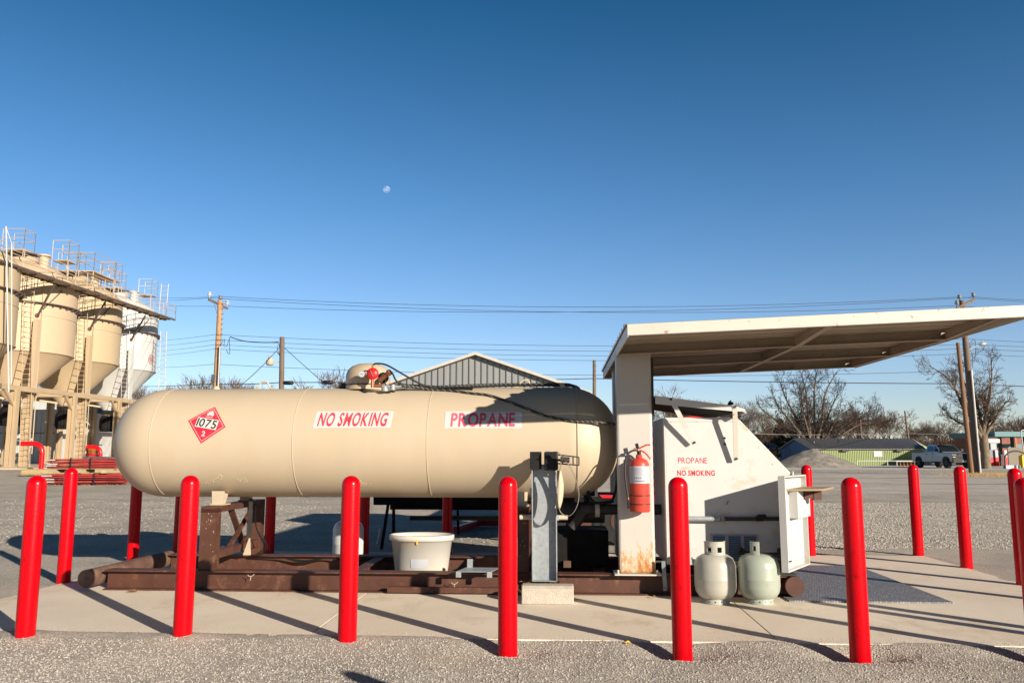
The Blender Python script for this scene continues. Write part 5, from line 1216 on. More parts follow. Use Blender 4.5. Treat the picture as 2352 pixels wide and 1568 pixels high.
for pxx, lab in ((1977, 'thin dark distant pole behind the green building roof'),):
    q = at(pxx, 1010, 105); q.z = 0; upole(lab, tuple(q), tuple(at(pxx - 1, 963, 105)), .12, .09, 'wood_pole_dark')
# wall street lamp far right centre (small gooseneck above the lid)
gl = thing('street_lamp', 'small black gooseneck lamp far behind the cabinet lid', 'street lamp', (wx(1680, 60), 60, 0), frame='W')
q = at(1679, 925, 60); qb = Vector((q.x - .5, 60, 0)); b = MB(); b.tube([qb, at(1668, 950, 60), at(1670, 935, 60), at(1674, 924, 60), at(1679, 919, 60)], .045, 6); b.build('lamp_post', 'black', gl)
b = MB(); b.lathe([(.03, .1), (.16, .05), (.20, -.12), (.22, -.15)], q, n=12); b.build('lamp_shade', 'black', gl)
b = MB(); b.lathe([(.20, -.15), (.18, -.32), (.001, -.38)], q, n=12); b.build('lamp_globe', 'label_white', gl)

def wire(pts, r, lab, sag=0, m_='wire', n=24):
    P = []
    for a, c in zip(pts, pts[1:]):
        a = Vector(a); c = Vector(c)
        for k in range(n): t_ = k / n; q = a.lerp(c, t_); q.z -= sag * 4 * t_ * (1 - t_); P.append(q)
    P.append(Vector(pts[-1])); b = MB(); b.tube(P, r, 4); b.build('power_line', m_, base=tuple(P[0]), frame='W', label=lab, cat='power line')
TOPW = [((-30, 697), (479, 684), (2197, 702), (2500, 722), YL - .6, 'power line on the left end of the crossarms'), ((-30, 690), (507, 681), (2203, 682), (2500, 700), YL, 'power line on the topmost insulators'), ((-30, 706), (523, 703), (2238, 682), (2500, 694), YL + .6, 'power line on the right ends of the crossarms')]
for l0, lL, lR, l1, yy, lab in TOPW:
    wire([at(*lL, yy), at(*lR, yy - .5)], .0125, lab + ' between the tall poles', .62)
    wire([at(*lL, yy), at(335, l0[1] - 8, 92)], .0125, lab + ' running left over the silos', .1)
    wire([at(*lR, yy - .5), at(*l1, yy)], .0125, lab + ' leaving at the right picture edge', .05)
for i, (yl, yr, yrr, y_l) in enumerate(((768, 778, 785, 780), (780, 790, 795, 792), (791, 800, 805, 804), (801, 812, 818, 815))):
    lab = ['first', 'second', 'third', 'fourth'][i] + ' from the top of the four close power lines'
    wire([at(494, yl, YL - .2), at(2222, yr, YR)], .0115, lab + ' between the tall poles', .55)
    wire([at(494, yl, YL - .2), at(335, y_l + 3, 92)], .0115, lab + ' on the silo side', .1)
    wire([at(2222, yr, YR), at(2500, yrr + 4, YR)], .0115, lab + ' at the right picture edge', .05)
wire([at(491, 836, YL), at(1366, 861, 50), at(2228, 850, YR)], .012, 'single power line passing the top of the barn roof', .15)
wire([at(491, 836, YL), at(335, 843, 92)], .012, 'single power line from the left pole towards the silos', .1)
wire([at(320, 887, 92), at(488, 881, YL), at(645, 878, Y2), at(1366, 869, 50), at(2228, 881, YR), at(2500, 889, YR)], .024, 'thick black cable running level just above the tank', .06)
wire([at(528, 773, Y2), at(560, 783, Y2), at(600, 786, Y2), at(640, 785, Y2)], .028, 'thick twisted service cable to the short pole', .02)
wire([at(640, 800, Y2), at(540, 895, 44)], .022, 'guy wire sloping down left of the short pole', .12)
wire([at(649, 795, Y2), at(755, 890, 46)], .018, 'guy wire sloping down right of the short pole', .0)
wire([at(505, 795, YL - .3), at(512, 782, YL), at(516, 779, YL), at(514, 795, YL), at(521, 796, YL), at(527, 775, YL), at(528, 812, YL), at(524, 812, YL), at(520, 803, YL)], .018, 'looping service wires beside the tan pole', 0, n=3)
wire([at(640, 787, Y2), at(637, 800, Y2), at(642, 815, Y2), at(636, 808, Y2), at(645, 820, Y2), at(641, 790, Y2)], .014, 'tangle of service wires at the top of the short pole', 0, n=3)
wire([at(1700, 994, 75), at(1960, 997, 75), at(2088, 995, 110), at(2500, 1003, 110)], .03, 'pale cable strung in front of the bare trees at the right', .1, 'wire_light')
for (p, lab) in (((661, 879), 'black cable splice case just right of the white hoop on the tank'), ((752, 878), 'black cable splice case between the short pole and the tank dome')):
    c = at(*p, Y2); b = MB(); b.lathe([(.02, -.34), (.11, -.28), (.12, 0), (.11, .28), (.02, .34)], c, (1, 0, 0), 10); b.build('splice_case', 'black', base=tuple(c), frame='W', label=lab, cat='cable splice')

# ================================================================= BARN
Y = 40; bp_ = at(1092, 817, Y); sl2 = (wx(1300, Y) - bp_.x); ev = at(1300, 888, Y)
t = thing('metal_barn', 'grey ribbed metal barn gable behind the tank', 'barn', (bp_.x, Y, 0), frame='W')
hw = 5.2; zev = bp_.z - (bp_.z - ev.z) / sl2 * hw
b = MB(); b.prism([(bp_.x - hw, Y, 0), (bp_.x + hw, Y, 0), (bp_.x + hw, Y, zev), (bp_.x, Y, bp_.z), (bp_.x - hw, Y, zev)], (0, .0, 0), (0, 16, 0)); b.build('wall', 'metal_grey_wall', t)
b = MB(); x = -hw + .02
while x < hw:
    zt_ = bp_.z - (bp_.z - zev) * abs(x) / hw - .03; b.box(bp_.x + x - .022, bp_.x + x + .022, Y - .05, Y - .001, .0, zt_); x += .305
b.build('wall_rib', 'metal_grey_dark', t)
b = MB(); zz = bp_.z + .16; dzz = (bp_.z - zev)
for s_ in (-1, 1):
    b.prism([(bp_.x, Y - .35, zz), (bp_.x + s_ * (hw + .5), Y - .35, zz - dzz * (hw + .5) / hw), (bp_.x + s_ * (hw + .5), Y - .35, zz - dzz * (hw + .5) / hw - .14), (bp_.x, Y - .35, zz - .14)], (0, 0, 0), (0, 16.7, 0))
b.build('roof', 'barn_trim', t)

# ================================================================= GREEN BUILDING
Y = 85
def gp(px_, py_): return at(px_, py_, Y)
xl, xr = wx(1812, Y), wx(2110, Y); zev = at(1900, 1030, Y).z; 
xc, yfar = wx(1790, Y), Y + 9
t = thing('green_shed', 'long low green metal building with a blue end wall and grey roof', 'metal building', (xl, Y, 0), frame='W')
x0, x1 = wx(1862, Y), wx(2110, Y)
zr = at(1900, 1008, Y + 5).z
A = Vector((x0, Y, 0)); B_ = Vector((x1, Y, 0)); Cc = Vector((wx(1788, Y + 9), Y + 9, 0)); Dd = Vector((wx(2100, Y + 10) + 1.5, Y + 10, 0))
up = lambda p, z: Vector((p.x, p.y, z))
b = MB(); b.add([A, B_, up(B_, zev), up(A, zev)], [(0, 1, 2, 3)]); wo = b.build('front_wall', 'green_wall', t)
b = MB(); n_ = 62
for k in range(n_):
    p = A.lerp(B_, (k + .5) / n_); b.box(p.x - .04, p.x + .04, Y - .05, Y - .001, 0, zev - .02)
b.build('wall_rib', 'green_rib', t)
Mf = (A + Cc) / 2; Mb = (B_ + Dd) / 2 - Vector((1.5, 0, 0))
b = MB(); b.add([A, Cc, up(Cc, zev), up(Mf, zr), up(A, zev)], [(0, 1, 2, 3, 4)]); eo = b.build('end_wall', 'blue_wall', t)
b = MB(); e0, e1 = A.lerp(Cc, .70), A.lerp(Cc, .88); off = Vector((-.03, -.02, 0)); b.add([e0 + off, e1 + off, up(e1 + off, 2.0), up(e0 + off, 2.0)], [(0, 1, 2, 3)]); b.build('door', mat('blue_door', (.028, .075, .16), rough=.6), eo)
b = MB(); e0, e1 = A.lerp(Cc, .12), A.lerp(Cc, .32); b.add([up(e0 + off, .8), up(e1 + off, .8), up(e1 + off, 1.35), up(e0 + off, 1.35)], [(0, 1, 2, 3)]); b.build('notice_board', 'blue_wall_pale', eo)
b = MB(); b.add([B_, Dd, up(Dd, zev), up(Mb, zr), up(B_, zev)], [(0, 1, 2, 3, 4)]); b.build('end_wall', 'green_wall', t)
b = MB(); b.add([Cc, Dd, up(Dd, zev), up(Cc, zev)], [(0, 1, 2, 3)]); b.build('back_wall', 'green_wall', t)
ov = Vector((-.25, -.25, 0))
P0, P1, P2_, P3_ = up(A + ov, zev - .02), up(B_ + Vector((.3, -.25, 0)), zev - .02), up(Mb, zr + .06), up(Mf + Vector((-.25, 0, 0)), zr + .06)
P4, P5 = up(Dd + Vector((.2, .2, 0)), zev - .02), up(Cc + Vector((-.25, .2, 0)), zev - .02)
b = MB(); b.add([P0, P1, P2_, P3_, P4, P5], [(0, 1, 2, 3), (3, 2, 4, 5)]); ro = b.build('roof', 'roof_metal', t); so = ro.modifiers.new('th', 'SOLIDIFY'); so.thickness = .08
b = MB()
for k in range(34):
    p = P0.lerp(P1, (k + .5) / 34) + Vector((0, 0, .05)); q = P3_.lerp(P2_, (k + .5) / 34) + Vector((0, 0, .05)); b.beam(p, q, .05, .05)
b.build('roof_rib', 'metal_grey_dark', ro)
for k, px_ in enumerate((2042, 2204 - 200, 1960)):
    pass
for px_, py_ in ((1947, 1022), (2008, 1014)):
    pass
for px_, py_ in ((1951 - 10, 1032), (2056 + 10, 1032)):
    c = at(px_, py_ + 2, Y - .2); b = MB(); b.box(c.x - .35, c.x + .3, Y - .35, Y - .05, c.z - .10, c.z + .10); b.build('flood_light', 'dark_metal', t)
c = at(2016, 1042, Y); b = MB(); b.box(c.x - .45, c.x + .45, Y - .09, Y - .051, c.z - .3, c.z + .3); b.build('wall_notice', 'label_white', t)
for px_ in (1870, 1926):
    q = at(px_, 1016 + (2 if px_ > 1900 else 6), Y + 2.5); b = MB(); b.cyl(q - Vector((0, 0, .5)), q + Vector((0, 0, .35)), .07, n=8); b.build('vent_pipe', 'rail_white' if px_ < 1900 else 'black', t)
# railings in front
for (pa, pb, zz_, lab) in ((1800, 1825, 1055, 'white pipe rail in front of the blue end wall'), (1960, 2098, 1058, 'long pale pipe rail in front of the green wall'), (2050, 2102, 1059, 'low white pipe rail beside the pickup truck')):
    Yd = 80 if pb > 2000 else 84
    t2 = thing('pipe_rail', lab, 'railing', (wx(pa, Yd), Yd, 0), frame='W'); b = MB(); hh = at(1900, zz_, Yd).z; x0_, x1_ = wx(pa, Yd), wx(pb, Yd); b.cyl((x0_, Yd, hh), (x1_, Yd, hh), .045, n=6)
    for k in range(3 if pb - pa > 100 else 2): x_ = x0_ + (x1_ - x0_) * k / (2 if pb - pa > 100 else 1); b.cyl((x_, Yd, 0), (x_, Yd, hh), .05, n=6)
    b.build('rail', 'rail_white', t2); Yd
for i, px_ in enumerate((2058, 2066, 2074, 2082, 2090)):
    c = wx(px_, 79); b = MB(); b.lathe([(.14, 0), (.14, .03), (.07, .04), (.02, .45), (.001, .46)], (c, 79, 0), n=10); b.build('traffic_cone', 'orange', base=(c, 79, 0), frame='W', label='small orange cone by the low rail left of the pickup truck', cat='traffic cone', group='orange cones by the low rail')

# gravel pile
pc = at(1868, 1073, 74); pc.z = 0
b = MB(); n_, m_ = 60, 22; vs = []; RR = 3.4; HH = 1.72
for i in range(m_ + 1):
    rr = RR * i / m_
    for k in range(n_):
        a = 2 * PI * k / n_; x = rr * math.cos(a) * 1.25 + .0; y = rr * math.sin(a); s_ = rr / RR
        h = HH * (1 - s_) ** 1.0 + .07 * abs(mn.noise(Vector((a * 9, s_ * 3, 1)))) * 4 * s_ * (1 - s_) + .15 * (mn.noise(Vector((x * 1.5, y * 1.5, 0)))) * (1 - s_) + .22 * mn.noise(Vector((x * .9, y * .9, 7))) * s_ * (1 - s_) * 2; h = min(h, HH * .93 + .05 * mn.noise(Vector((x * 3, y * 3, 2))))
        vs.append((pc.x + x, pc.y + y, h - .02))
b.add(vs, [(i * n_ + k, i * n_ + (k + 1) % n_, (i + 1) * n_ + (k + 1) % n_, (i + 1) * n_ + k) for i in range(m_) for k in range(n_)], True)
b.build('gravel_pile', 'gravel_pile', base=tuple(pc), frame='W', label='grey heap of gravel in front of the blue end wall', cat='gravel heap')

# small houses left of the green building
Y = 100
t = bx_thing('red_house', 'small red house with a white framed window behind the cabinet slope', 'house', wx(1750, Y), wx(1792, Y) + 1, Y, Y + 6, 1.6, mat('red_siding', (.25, .05, .035), rough=.7))
b = MB(); b.box(wx(1776, Y), wx(1785, Y), Y - .06, Y - .001, .35, 1.3); wf = b.build('window', 'rail_white', t); b = MB(); b.box(wx(1777.5, Y), wx(1780, Y), Y - .08, Y - .061, .45, 1.2); b.box(wx(1781, Y), wx(1783.5, Y), Y - .08, Y - .061, .45, 1.2); b.build('pane', 'glass_dark', wf)
b = MB(); b.prism([(wx(1746, Y), Y - .3, 1.6), (wx(1794, Y) + 1.2, Y - .3, 1.6), (wx(1794, Y) + 1.2, Y + 3, 2.5), (wx(1746, Y), Y + 3, 2.5)], (0, 0, 0), (0, 0, .1)); b.build('roof', 'roof_metal', t)
Y = 108
t = bx_thing('dark_house', 'low house with a dark shingle roof beside the blue end wall', 'house', wx(1735, Y), wx(1800, Y), Y, Y + 9, 2.0, mat('brownwall', (.09, .07, .06), rough=.8))
b = MB(); cx_ = (wx(1730, Y) + wx(1800, Y)) / 2; b.prism([(wx(1728, Y), Y - .4, 2.0), (wx(1804, Y), Y - .4, 2.0), (wx(1798, Y), Y + 4.5, 3.7), (wx(1745, Y), Y + 4.5, 3.7)], (0, 0, 0), (0, .1, .12)); b.build('roof', 'shingle', t)

# ================================================================= PICKUP
tk = thing('pickup_truck', 'silver four door pickup truck with black front end, parked far right', 'pickup truck', (0, 0, 0), frame='W')
b = MB()                                                      # local: x forward, y to the left, z up; nose at +x
sec = [(-2.95, .52), (-2.95, 1.28), (-.95, 1.30), (-.93, 1.32), (.95, 1.32), (2.70, 1.22), (2.92, 1.12), (2.95, .55), (2.62, .52), (2.50, .80), (2.25, .95), (1.90, .97), (1.60, .86), (1.46, .52), (-1.40, .50), (-1.52, .84), (-1.80, .97), (-2.15, .95), (-2.40, .80), (-2.50, .52)]
b.prism([(x, -.98, z) for x, z in sec], (0, 0, 0), (0, 1.96, 0)); b.build('body', 'truck_silver', tk, bevel=.05)
b = MB(); P = [(-.95, 1.31), (-.80, 1.90), (-.55, 1.96), (.45, 1.95), (1.25, 1.31)]
vs = []
for s_ in (-1, 1):
    for x, z in P: vs.append((x, s_ * (.93 if z < 1.5 else .76), z))
b.add(vs, [(0, 1, 2, 3, 4), (9, 8, 7, 6, 5)] + [(i, i + 5, i + 6, i + 1) for i in range(4)]); b.build('cab', 'truck_silver', tk)
b = MB(); vs = [(1.19, -.82, 1.37), (1.19, .82, 1.37), (.53, .70, 1.905), (.53, -.70, 1.905)]; b.add([(x + .03, y, z + .02) for x, y, z in vs], [(0, 1, 2, 3)]); b.build('windshield', 'glass_dark', tk)
for s_ in (-1, 1):
    for xa, xb, ta, tb in ((-.72, .12, -.62, .12), (.22, 1.02, .22, .50)):
        b = MB(); y0_ = s_ * .925; y1_ = s_ * .79; b.add([(xa, y0_, 1.40), (xb, y0_, 1.40), (tb, y1_, 1.84), (ta, y1_, 1.84)], [(0, 1, 2, 3)]); b.build('side_window', 'glass_dark', tk)
    for xd in (.17, -.78):
        b = MB(); b.box(xd - .012, xd + .012, s_ * .982 - .003, s_ * .982 + .003, .62, 1.30); b.build('door_seam', 'ink', tk)
        b = MB(); b.box(xd + .06, xd + .24, s_ * .99 - .015, s_ * .99 + .015, 1.12, 1.17); b.build('door_handle', 'black', tk)
    b = MB(); b.box(.95, 1.10, s_ * 1.10 - .11, s_ * 1.10 + .11, 1.38, 1.60); b.build('mirror', 'black', tk)
    for xw in (-1.97, 2.02):
        b = MB(); b.cyl((xw, s_ * .98, .42), (xw, s_ * .72, .42), .42, n=28); wo = b.build('wheel', 'rubber', tk)
        b = MB(); b.cyl((xw, s_ * .99, .42), (xw, s_ * .975, .42), .22, n=20); b.build('rim', 'dark_metal', wo)
    b = MB(); b.box(2.85, 3.0, s_ * .72 - .18, s_ * .72 + .18, .88, 1.10); b.build('headlight', 'black', tk)
b = MB(); b.box(2.80, 3.02, -.97, .97, .45, .86); b.build('front_bumper', 'black', tk, bevel=.03)
b = MB(); b.box(2.86, 2.99, -.53, .53, .87, 1.20); b.build('grille', 'black', tk, bevel=.02)
b = MB(); b.box(2.99, 3.01, -.97, -.75, .90, .96); b.build('turn_signal', 'amber', tk)
b = MB(); b.box(3.021, 3.035, -.16, .16, .52, .66); b.build('license_plate', 'label_white', tk)
b = MB(); b.box(-2.80, -1.0, -.84, .84, 1.25, 1.315); b.build('cargo_bed', 'black_matte', tk)
b = MB(); 
for yy in (-.5, -.25, 0, .25, .5): b.box(.28, .42, yy - .05, yy + .05, 1.945, 1.985)
b.build('roof_light', 'black', tk)
tc_ = at(2166, 1072, 70); tk.location = (tc_.x, 70, 0); tk.rotation_euler = (0, 0, R(-86))

# fuel station at the right
def pump(px_, Yd, lab, m2='red_flat'):
    c = wx(px_, Yd); t = thing('fuel_pump', lab, 'fuel pump', (c, Yd, 0), frame='W')
    b = MB(); b.box(c - .42, c + .38, Yd, Yd + .5, .15, .85); b.build('lower_panel', m2, t, bevel=.02)
    b = MB(); b.box(c - .42, c + .38, Yd, Yd + .5, .852, 1.55); b.build('upper_panel', 'label_grey', t, bevel=.02)
    b = MB(); b.box(c - .25, c + .25, Yd + .05, Yd + .45, 1.552, 2.1); b.build('display', 'galv_dark', t)
    b = MB(); b.box(c - .45, c + .55, Yd, Yd + .5, 2.102, 2.45); b.build('pump_head', 'label_white', t, bevel=.02)
    for dx_ in (-.02, .75):
        b = MB(); b.box(c + dx_, c + dx_ + .22, Yd - .15, Yd - .02, .15, .9); b.build('bollard_guard', m2, t)
        b = MB(); b.box(c + dx_, c + dx_ + .22, Yd - .15, Yd - .02, .901, 1.5); b.build('bollard_guard', 'label_white', t)
    b = MB(); b.tube(catmull([(c + .3, Yd - .05, 1.6), (c + .45, Yd - .1, 1.0), (c + .4, Yd - .1, .5), (c + .25, Yd - .1, .6)], 6), .03, 6); b.build('pump_hose', 'rubber', t)
pump(2274, 70, 'red and white fuel pump beside the dark utility pole at the right')
c0, c1 = wx(2250, 78), wx(2420, 78)
t = thing('fuel_canopy', 'teal edged fuel station shelter at the far right', 'shelter', (c0, 78, 0), frame='W')
zz = at(2300, 1003, 78).z
b = MB(); b.box(c0, c1, 76, 84, zz, zz + .45); b.build('roof', 'teal', t)
for px_ in (2256, 2290, 2318, 2345): b = MB(); b.box(wx(px_, 80) - .12, wx(px_, 80) + .12, 80, 80.25, 0, zz); b.build('post', 'teal' if px_ < 2270 else 'dark_metal', t)
b = MB(); b.box(wx(2252, 77), wx(2254, 77) + .35, 77, 77.1, zz - .9, zz + .35); b.build('sign', mat('maroon', (.15, .02, .04), rough=.6), t)
b = MB(); b.box(wx(2260, 82), c1, 82.5, 82.6, 1.75, 2.15); b.build('rail_band', 'teal', t)
b = MB(); b.box(wx(2270, 83), c1 + 2, 86, 90, 0, 3.2); b.build('building', 'brick', base=(c1, 86, 0), frame='W', label='dark building in the shade behind the teal shelter', cat='building')
b = MB(); b.box(wx(2305, 74), wx(2341, 74), 74, 74.1, .1, 1.75); b.build('board_fence', 'tan_board', base=(wx(2320, 74), 74, 0), frame='W', label='plain tan board panel behind the black hoop', cat='panel')
b = MB(); c = wx(2322, 66); rr = .92; b.tube([(c - rr, 66, 0), (c - rr, 66, .75)] + [(c - rr * math.cos(a), 66, .75 + rr * .72 * math.sin(a)) for a in [PI * k / 16 for k in range(1, 16)]] + [(c + rr, 66, .75), (c + rr, 66, 0)], .06, 8); b.build('bike_hoop', 'dark_metal', base=(c, 66, 0), frame='W', label='black steel hoop barrier in front of the tan panel', cat='hoop')
for dx_, w_ in ((-.62, .7), (.3, .3)):
    b = MB(); b.box(c + dx_, c + dx_ + w_, 66.5, 66.8, .0, .28); b.build('curb_block', 'label_white', base=(c + dx_, 66.5, 0), frame='W', label=('wide' if w_ > .5 else 'narrow') + ' white block on the ground inside the black hoop', cat='block')
c = wx(2344, 68); b = MB(); b.box(c - .30, c + .30, 68, 68.5, .05, 1.05); b.box(c - .18, c + .18, 68.1, 68.4, 1.05, 1.15); b.build('yellow_bin', 'yellow', base=(c, 68, 0), frame='W', bevel=.03, label='yellow box standing by the white pipe frame at the right edge', cat='box')
b = MB(); x_ = wx(2338, 67); b.tube([(x_ + .1, 67, 1.25), (x_, 67, 3.0), (x_ + .1, 67, 3.1), (x_ + .5, 67, 3.1)], .05, 6); b.cyl((x_ + .1, 67, 1.3), (x_ + .9, 67, 1.3), .05, n=6); b.cyl((x_ + .9, 67, 0), (x_ + .9, 67, 1.5), .05, n=6); b.cyl((x_ + .15, 67, 0), (x_ + .12, 67, 1.3), .05, n=6); b.build('bent_stand', 'rail_white', base=(x_, 67, 0), frame='W', label='white bent pipe frame at the right picture edge', cat='pipe frame')
c = wx(2325, 73); b = MB(); b.box(c - .07, c + .07, 73, 73.1, 1.75, 2.6); b.build('marker_post', 'orange', base=(c, 73, 1.75), frame='W', label='orange marker post above the tan panel', cat='post')

# ================================================================= TREES
def tree_mesh(seed, H=9, spread=.55, trunkh=.25, r0=.22, levels=5, dens=1.0, twig_r=.018, upright=.5, forks=3):
    g = random.Random(seed); trunk = MB(); crown = MB()
    def seg(mb, p, q, ra, rb, n):
        d = q - p
        if d.length < 1e-5: return
        u, v = basis(d); vs = []
        for c, rr in ((p, ra), (q, rb)):
            for i in range(n): a = 2 * PI * i / n; vs.append(c + (u * math.cos(a) + v * math.sin(a)) * rr)
        mb.add(vs, [(i, (i + 1) % n, n + (i + 1) % n, n + i) for i in range(n)], n > 4)
    def grow(p, d, L_, r, lev):
        k = 4 if lev < 2 else 3; q = p; dd_ = d.copy()
        for i in range(k):
            dd_ = (dd_ + Vector((g.gauss(0, .16), g.gauss(0, .16), g.gauss(0, .08) + (.05 * upright)))).normalized()
            nq = q + dd_ * L_ / k; ra = r * (1 - .42 * i / k); rb = r * (1 - .42 * (i + 1) / k)
            seg(trunk if lev < 2 else crown, q, nq, ra, rb, 8 if lev == 0 else 6 if lev == 1 else 4 if lev == 2 else 3)
            q = nq
            if lev < levels and (lev > 0 or i == k - 1) and i > 0:
                for _ in range(1 if lev < 2 else g.choice((1, 2))):
                    if g.random() < dens: child(q, dd_, L_, r * (1 - .42 * (i + 1) / k), lev)
        if lev < levels:
            for _ in range(forks if lev == 0 else 2): child(q, dd_, L_, r * .6, lev, True)
    def child(q, d, L_, r, lev, end=False):
        u, v = basis(d); a = g.uniform(0, 2 * PI); sp = g.uniform(.35, .95) * spread * (1.0 if not end else .8)
        nd = (d + (u * math.cos(a) + v * math.sin(a)) * sp * 1.5 + Vector((0, 0, .12 * upright))).normalized()
        grow(q, nd, L_ * g.uniform(.58, .85) * (1.25 if lev == 0 else 1), max(twig_r, r * g.uniform(.55, .8)), lev + 1)
    grow(Vector((0, 0, -.1)), Vector((0, 0, 1)), H * trunkh, r0, 0)
    mz = max(v.z for v in crown.v); k = H / mz
    for mb in (trunk, crown): mb.v = [Vector((v.x * k, v.y * k, v.z * k)) for v in mb.v]
    return trunk, crown
def limb_tree(name, lab, loc, seed, tips, fork, r0, tm, cm, tw, dens):
    g = random.Random(seed); t = thing(name, lab, 'tree', (0, 0, 0), frame='W'); T = MB(); C = MB()
    T.tube([(0, 0, -.1), (.03, 0, fork * .5), (0, 0, fork)], r0, 10, radii=[r0 * 1.35, r0 * 1.02, r0])
    def twig(p, d, L_, r, lev):
        k = 4; P = [p.copy()]
        for i in range(k):
            d = (d + Vector((g.gauss(0, .17), g.gauss(0, .17), g.gauss(.05, .12)))).normalized(); P.append(P[-1] + d * L_ / k)
        C.tube(P, r, 3 if lev > 1 else 4, radii=[max(tw, r * (1 - .75 * i / k)) for i in range(k + 1)])
        if lev < 4:
            for i in range(1, k + 1):
                for _ in range(1 if g.random() < dens else 0):
                    u, v = basis(d); a = g.uniform(0, 6.283); nd = (d * .8 + (u * math.cos(a) + v * math.sin(a)) * g.uniform(.5, 1.0)).normalized(); twig(P[i], nd, L_ * g.uniform(.48, .72), max(tw, r * .55), lev + 1)
    for (x, y, z) in tips:
        tip = Vector((x, y, z)); base = Vector((0, 0, fork * g.uniform(.8, 1))); mid = base.lerp(tip, .42) + Vector((x * -.02, 0, (z - fork) * -.02 + abs(x) * .03)); m2 = base.lerp(tip, .75) + Vector((g.gauss(0, .25), g.gauss(0, .25), abs(x) * .04))
        P = catmull([base, base.lerp(mid, .5) + Vector((g.gauss(0, .12), g.gauss(0, .12), 0)), mid, m2, tip], 5); n = len(P); L_ = (tip - base).length; rb = r0 * .62
        T.tube(P, rb, 7, radii=[rb * (1 - .86 * (i / (n - 1)) ** .8) + tw for i in range(n)])
        for i in range(5, n):
            f = i / n
            if g.random() < .8:
                d = (P[i] - P[i - 1]).normalized(); u, v = basis(d); a = g.uniform(0, 6.283); nd = (d * .9 + (u * math.cos(a) + v * math.sin(a)) * g.uniform(.5, 1)).normalized()
                twig(P[i], nd, L_ * (.30 - .14 * f), rb * (.34 - .22 * f), 1)
        twig(P[-1], (P[-1] - P[-2]).normalized(), L_ * .13, rb * .12, 1)
    T.build('trunk', tm, t); C.build('crown', cm, t); t.location = loc; return t
def make_tree(name, lab, loc, seed, tm='bark', cm='twig', group=None, **k):
    t = thing(name, lab, 'tree', (0, 0, 0), frame='W', group=group); a, c = tree_mesh(seed, **k)
    a.build('trunk', tm, t); c.build('crown', cm, t); t.location = loc; return t
# two large bare trees
q = at(1868, 1040, 97); limb_tree('bare_tree', 'large spreading bare tree rising behind the green building', (q.x, 97, 0), 12, [(-5.5, 1, 6.4), (-4.9, -1.5, 7.6), (-3.1, 1.2, 9.6), (-1.3, -1, 10.4), (1.0, .5, 10.5), (2.6, -1.2, 10.4), (3.9, 1.5, 8.3), (4.0, -1, 6.2), (7.1, .5, 6.1), (6.4, -1, 5.0), (0, 3, 8.8), (-2.2, -2.5, 7.5)], 1.2, .42, 'bark', 'bark_dark', .014, .80)
q = at(2262, 1040, 66); limb_tree('bare_tree', 'tall bare tree behind the two utility poles at the right', (q.x, 66, 0), 23, [(-3.4, .6, 8.2), (-2.9, -1, 6.6), (-2.4, .8, 4.6), (-2.0, -.6, 8.1), (-.4, .5, 8.7), (.7, -.7, 8.5), (1.6, .8, 6.9), (2.0, -.5, 5.5), (1.4, .8, 4.4), (0, -1.5, 7.2), (-1.1, 1.4, 7.4)], 2.7, .30, mat('bark_pale', (.17, .125, .085), rough=.9, var=.35, vs=3), 'twig', .009, .80)  # this trunk gets a paler bark colour than the other trees
g_ = 'bare trees along the horizon'
V = [make_tree('bare_tree', 'x', (0, 0, -50), s_, tm='bark_dark', cm=['twig_brown', 'twig', 'twig_grey', 'twig_brown'][i], group=g_, H=8, spread=[.6, .5, .45, .75][i], trunkh=.22, r0=.13, levels=5, dens=.62, twig_r=.011, upright=.7, forks=4) for i, s_ in enumerate((101, 102, 103, 104))]
used = [False] * 4
where = []
def horizon_tree(px_, topy, Yd, vi, lab, wide=1.0):
    q = at(px_, topy, Yd); s_ = q.z / 8
    if used[vi]: t = dup(V[vi], (q.x, Yd, 0), lab, rz=rnd.uniform(0, 6), scale=(s_ * wide, s_ * wide, s_))
    else: t = V[vi]; used[vi] = True; t.location = (q.x, Yd, 0); t.rotation_euler = (0, 0, rnd.uniform(0, 6)); t.scale = (s_ * wide, s_ * wide, s_); t['label'] = lab
HT = [(1520, 880, 95, 1), (1545, 912, 110, 0), (1590, 908, 112, 0), (1570, 925, 105, 3), (1625, 930, 108, 2), (1655, 955, 112, 0), (1700, 918, 88, 2), (1722, 930, 92, 1), (1745, 965, 105, 0), (1690, 975, 110, 3), (1775, 985, 112, 3), (1800, 950, 108, 0), (1830, 960, 115, 3), (1770, 970, 118, 2),
      (1905, 955, 118, 0), (1930, 945, 112, 3), (1955, 935, 108, 0), (1985, 930, 110, 3), (2010, 940, 114, 1), (2030, 935, 120, 2), (2048, 950, 118, 0), (2100, 975, 125, 2), (2125, 962, 118, 2), (2155, 965, 120, 2), (2180, 965, 118, 1), (2210, 985, 125, 0), (2150, 985, 130, 3), (2075, 985, 128, 3), (2320, 955, 115, 0), (2350, 950, 112, 3), (2300, 965, 118, 1), (2380, 948, 115, 0), (1880, 970, 122, 0), (2230, 960, 115, 3),
      (475, 862, 75, 2), (505, 855, 80, 1), (535, 862, 78, 2), (560, 872, 82, 0), (450, 880, 84, 0), (425, 885, 80, 3), (765, 845, 72, 2), (745, 880, 78, 0), (785, 872, 80, 1), (590, 885, 88, 3), (320, 880, 98, 2), (345, 895, 95, 1), (300, 885, 102, 0), (110, 860, 104, 2), (205, 865, 104, 1), (230, 880, 102, 2), (130, 868, 108, 0), (390, 890, 90, 2)]
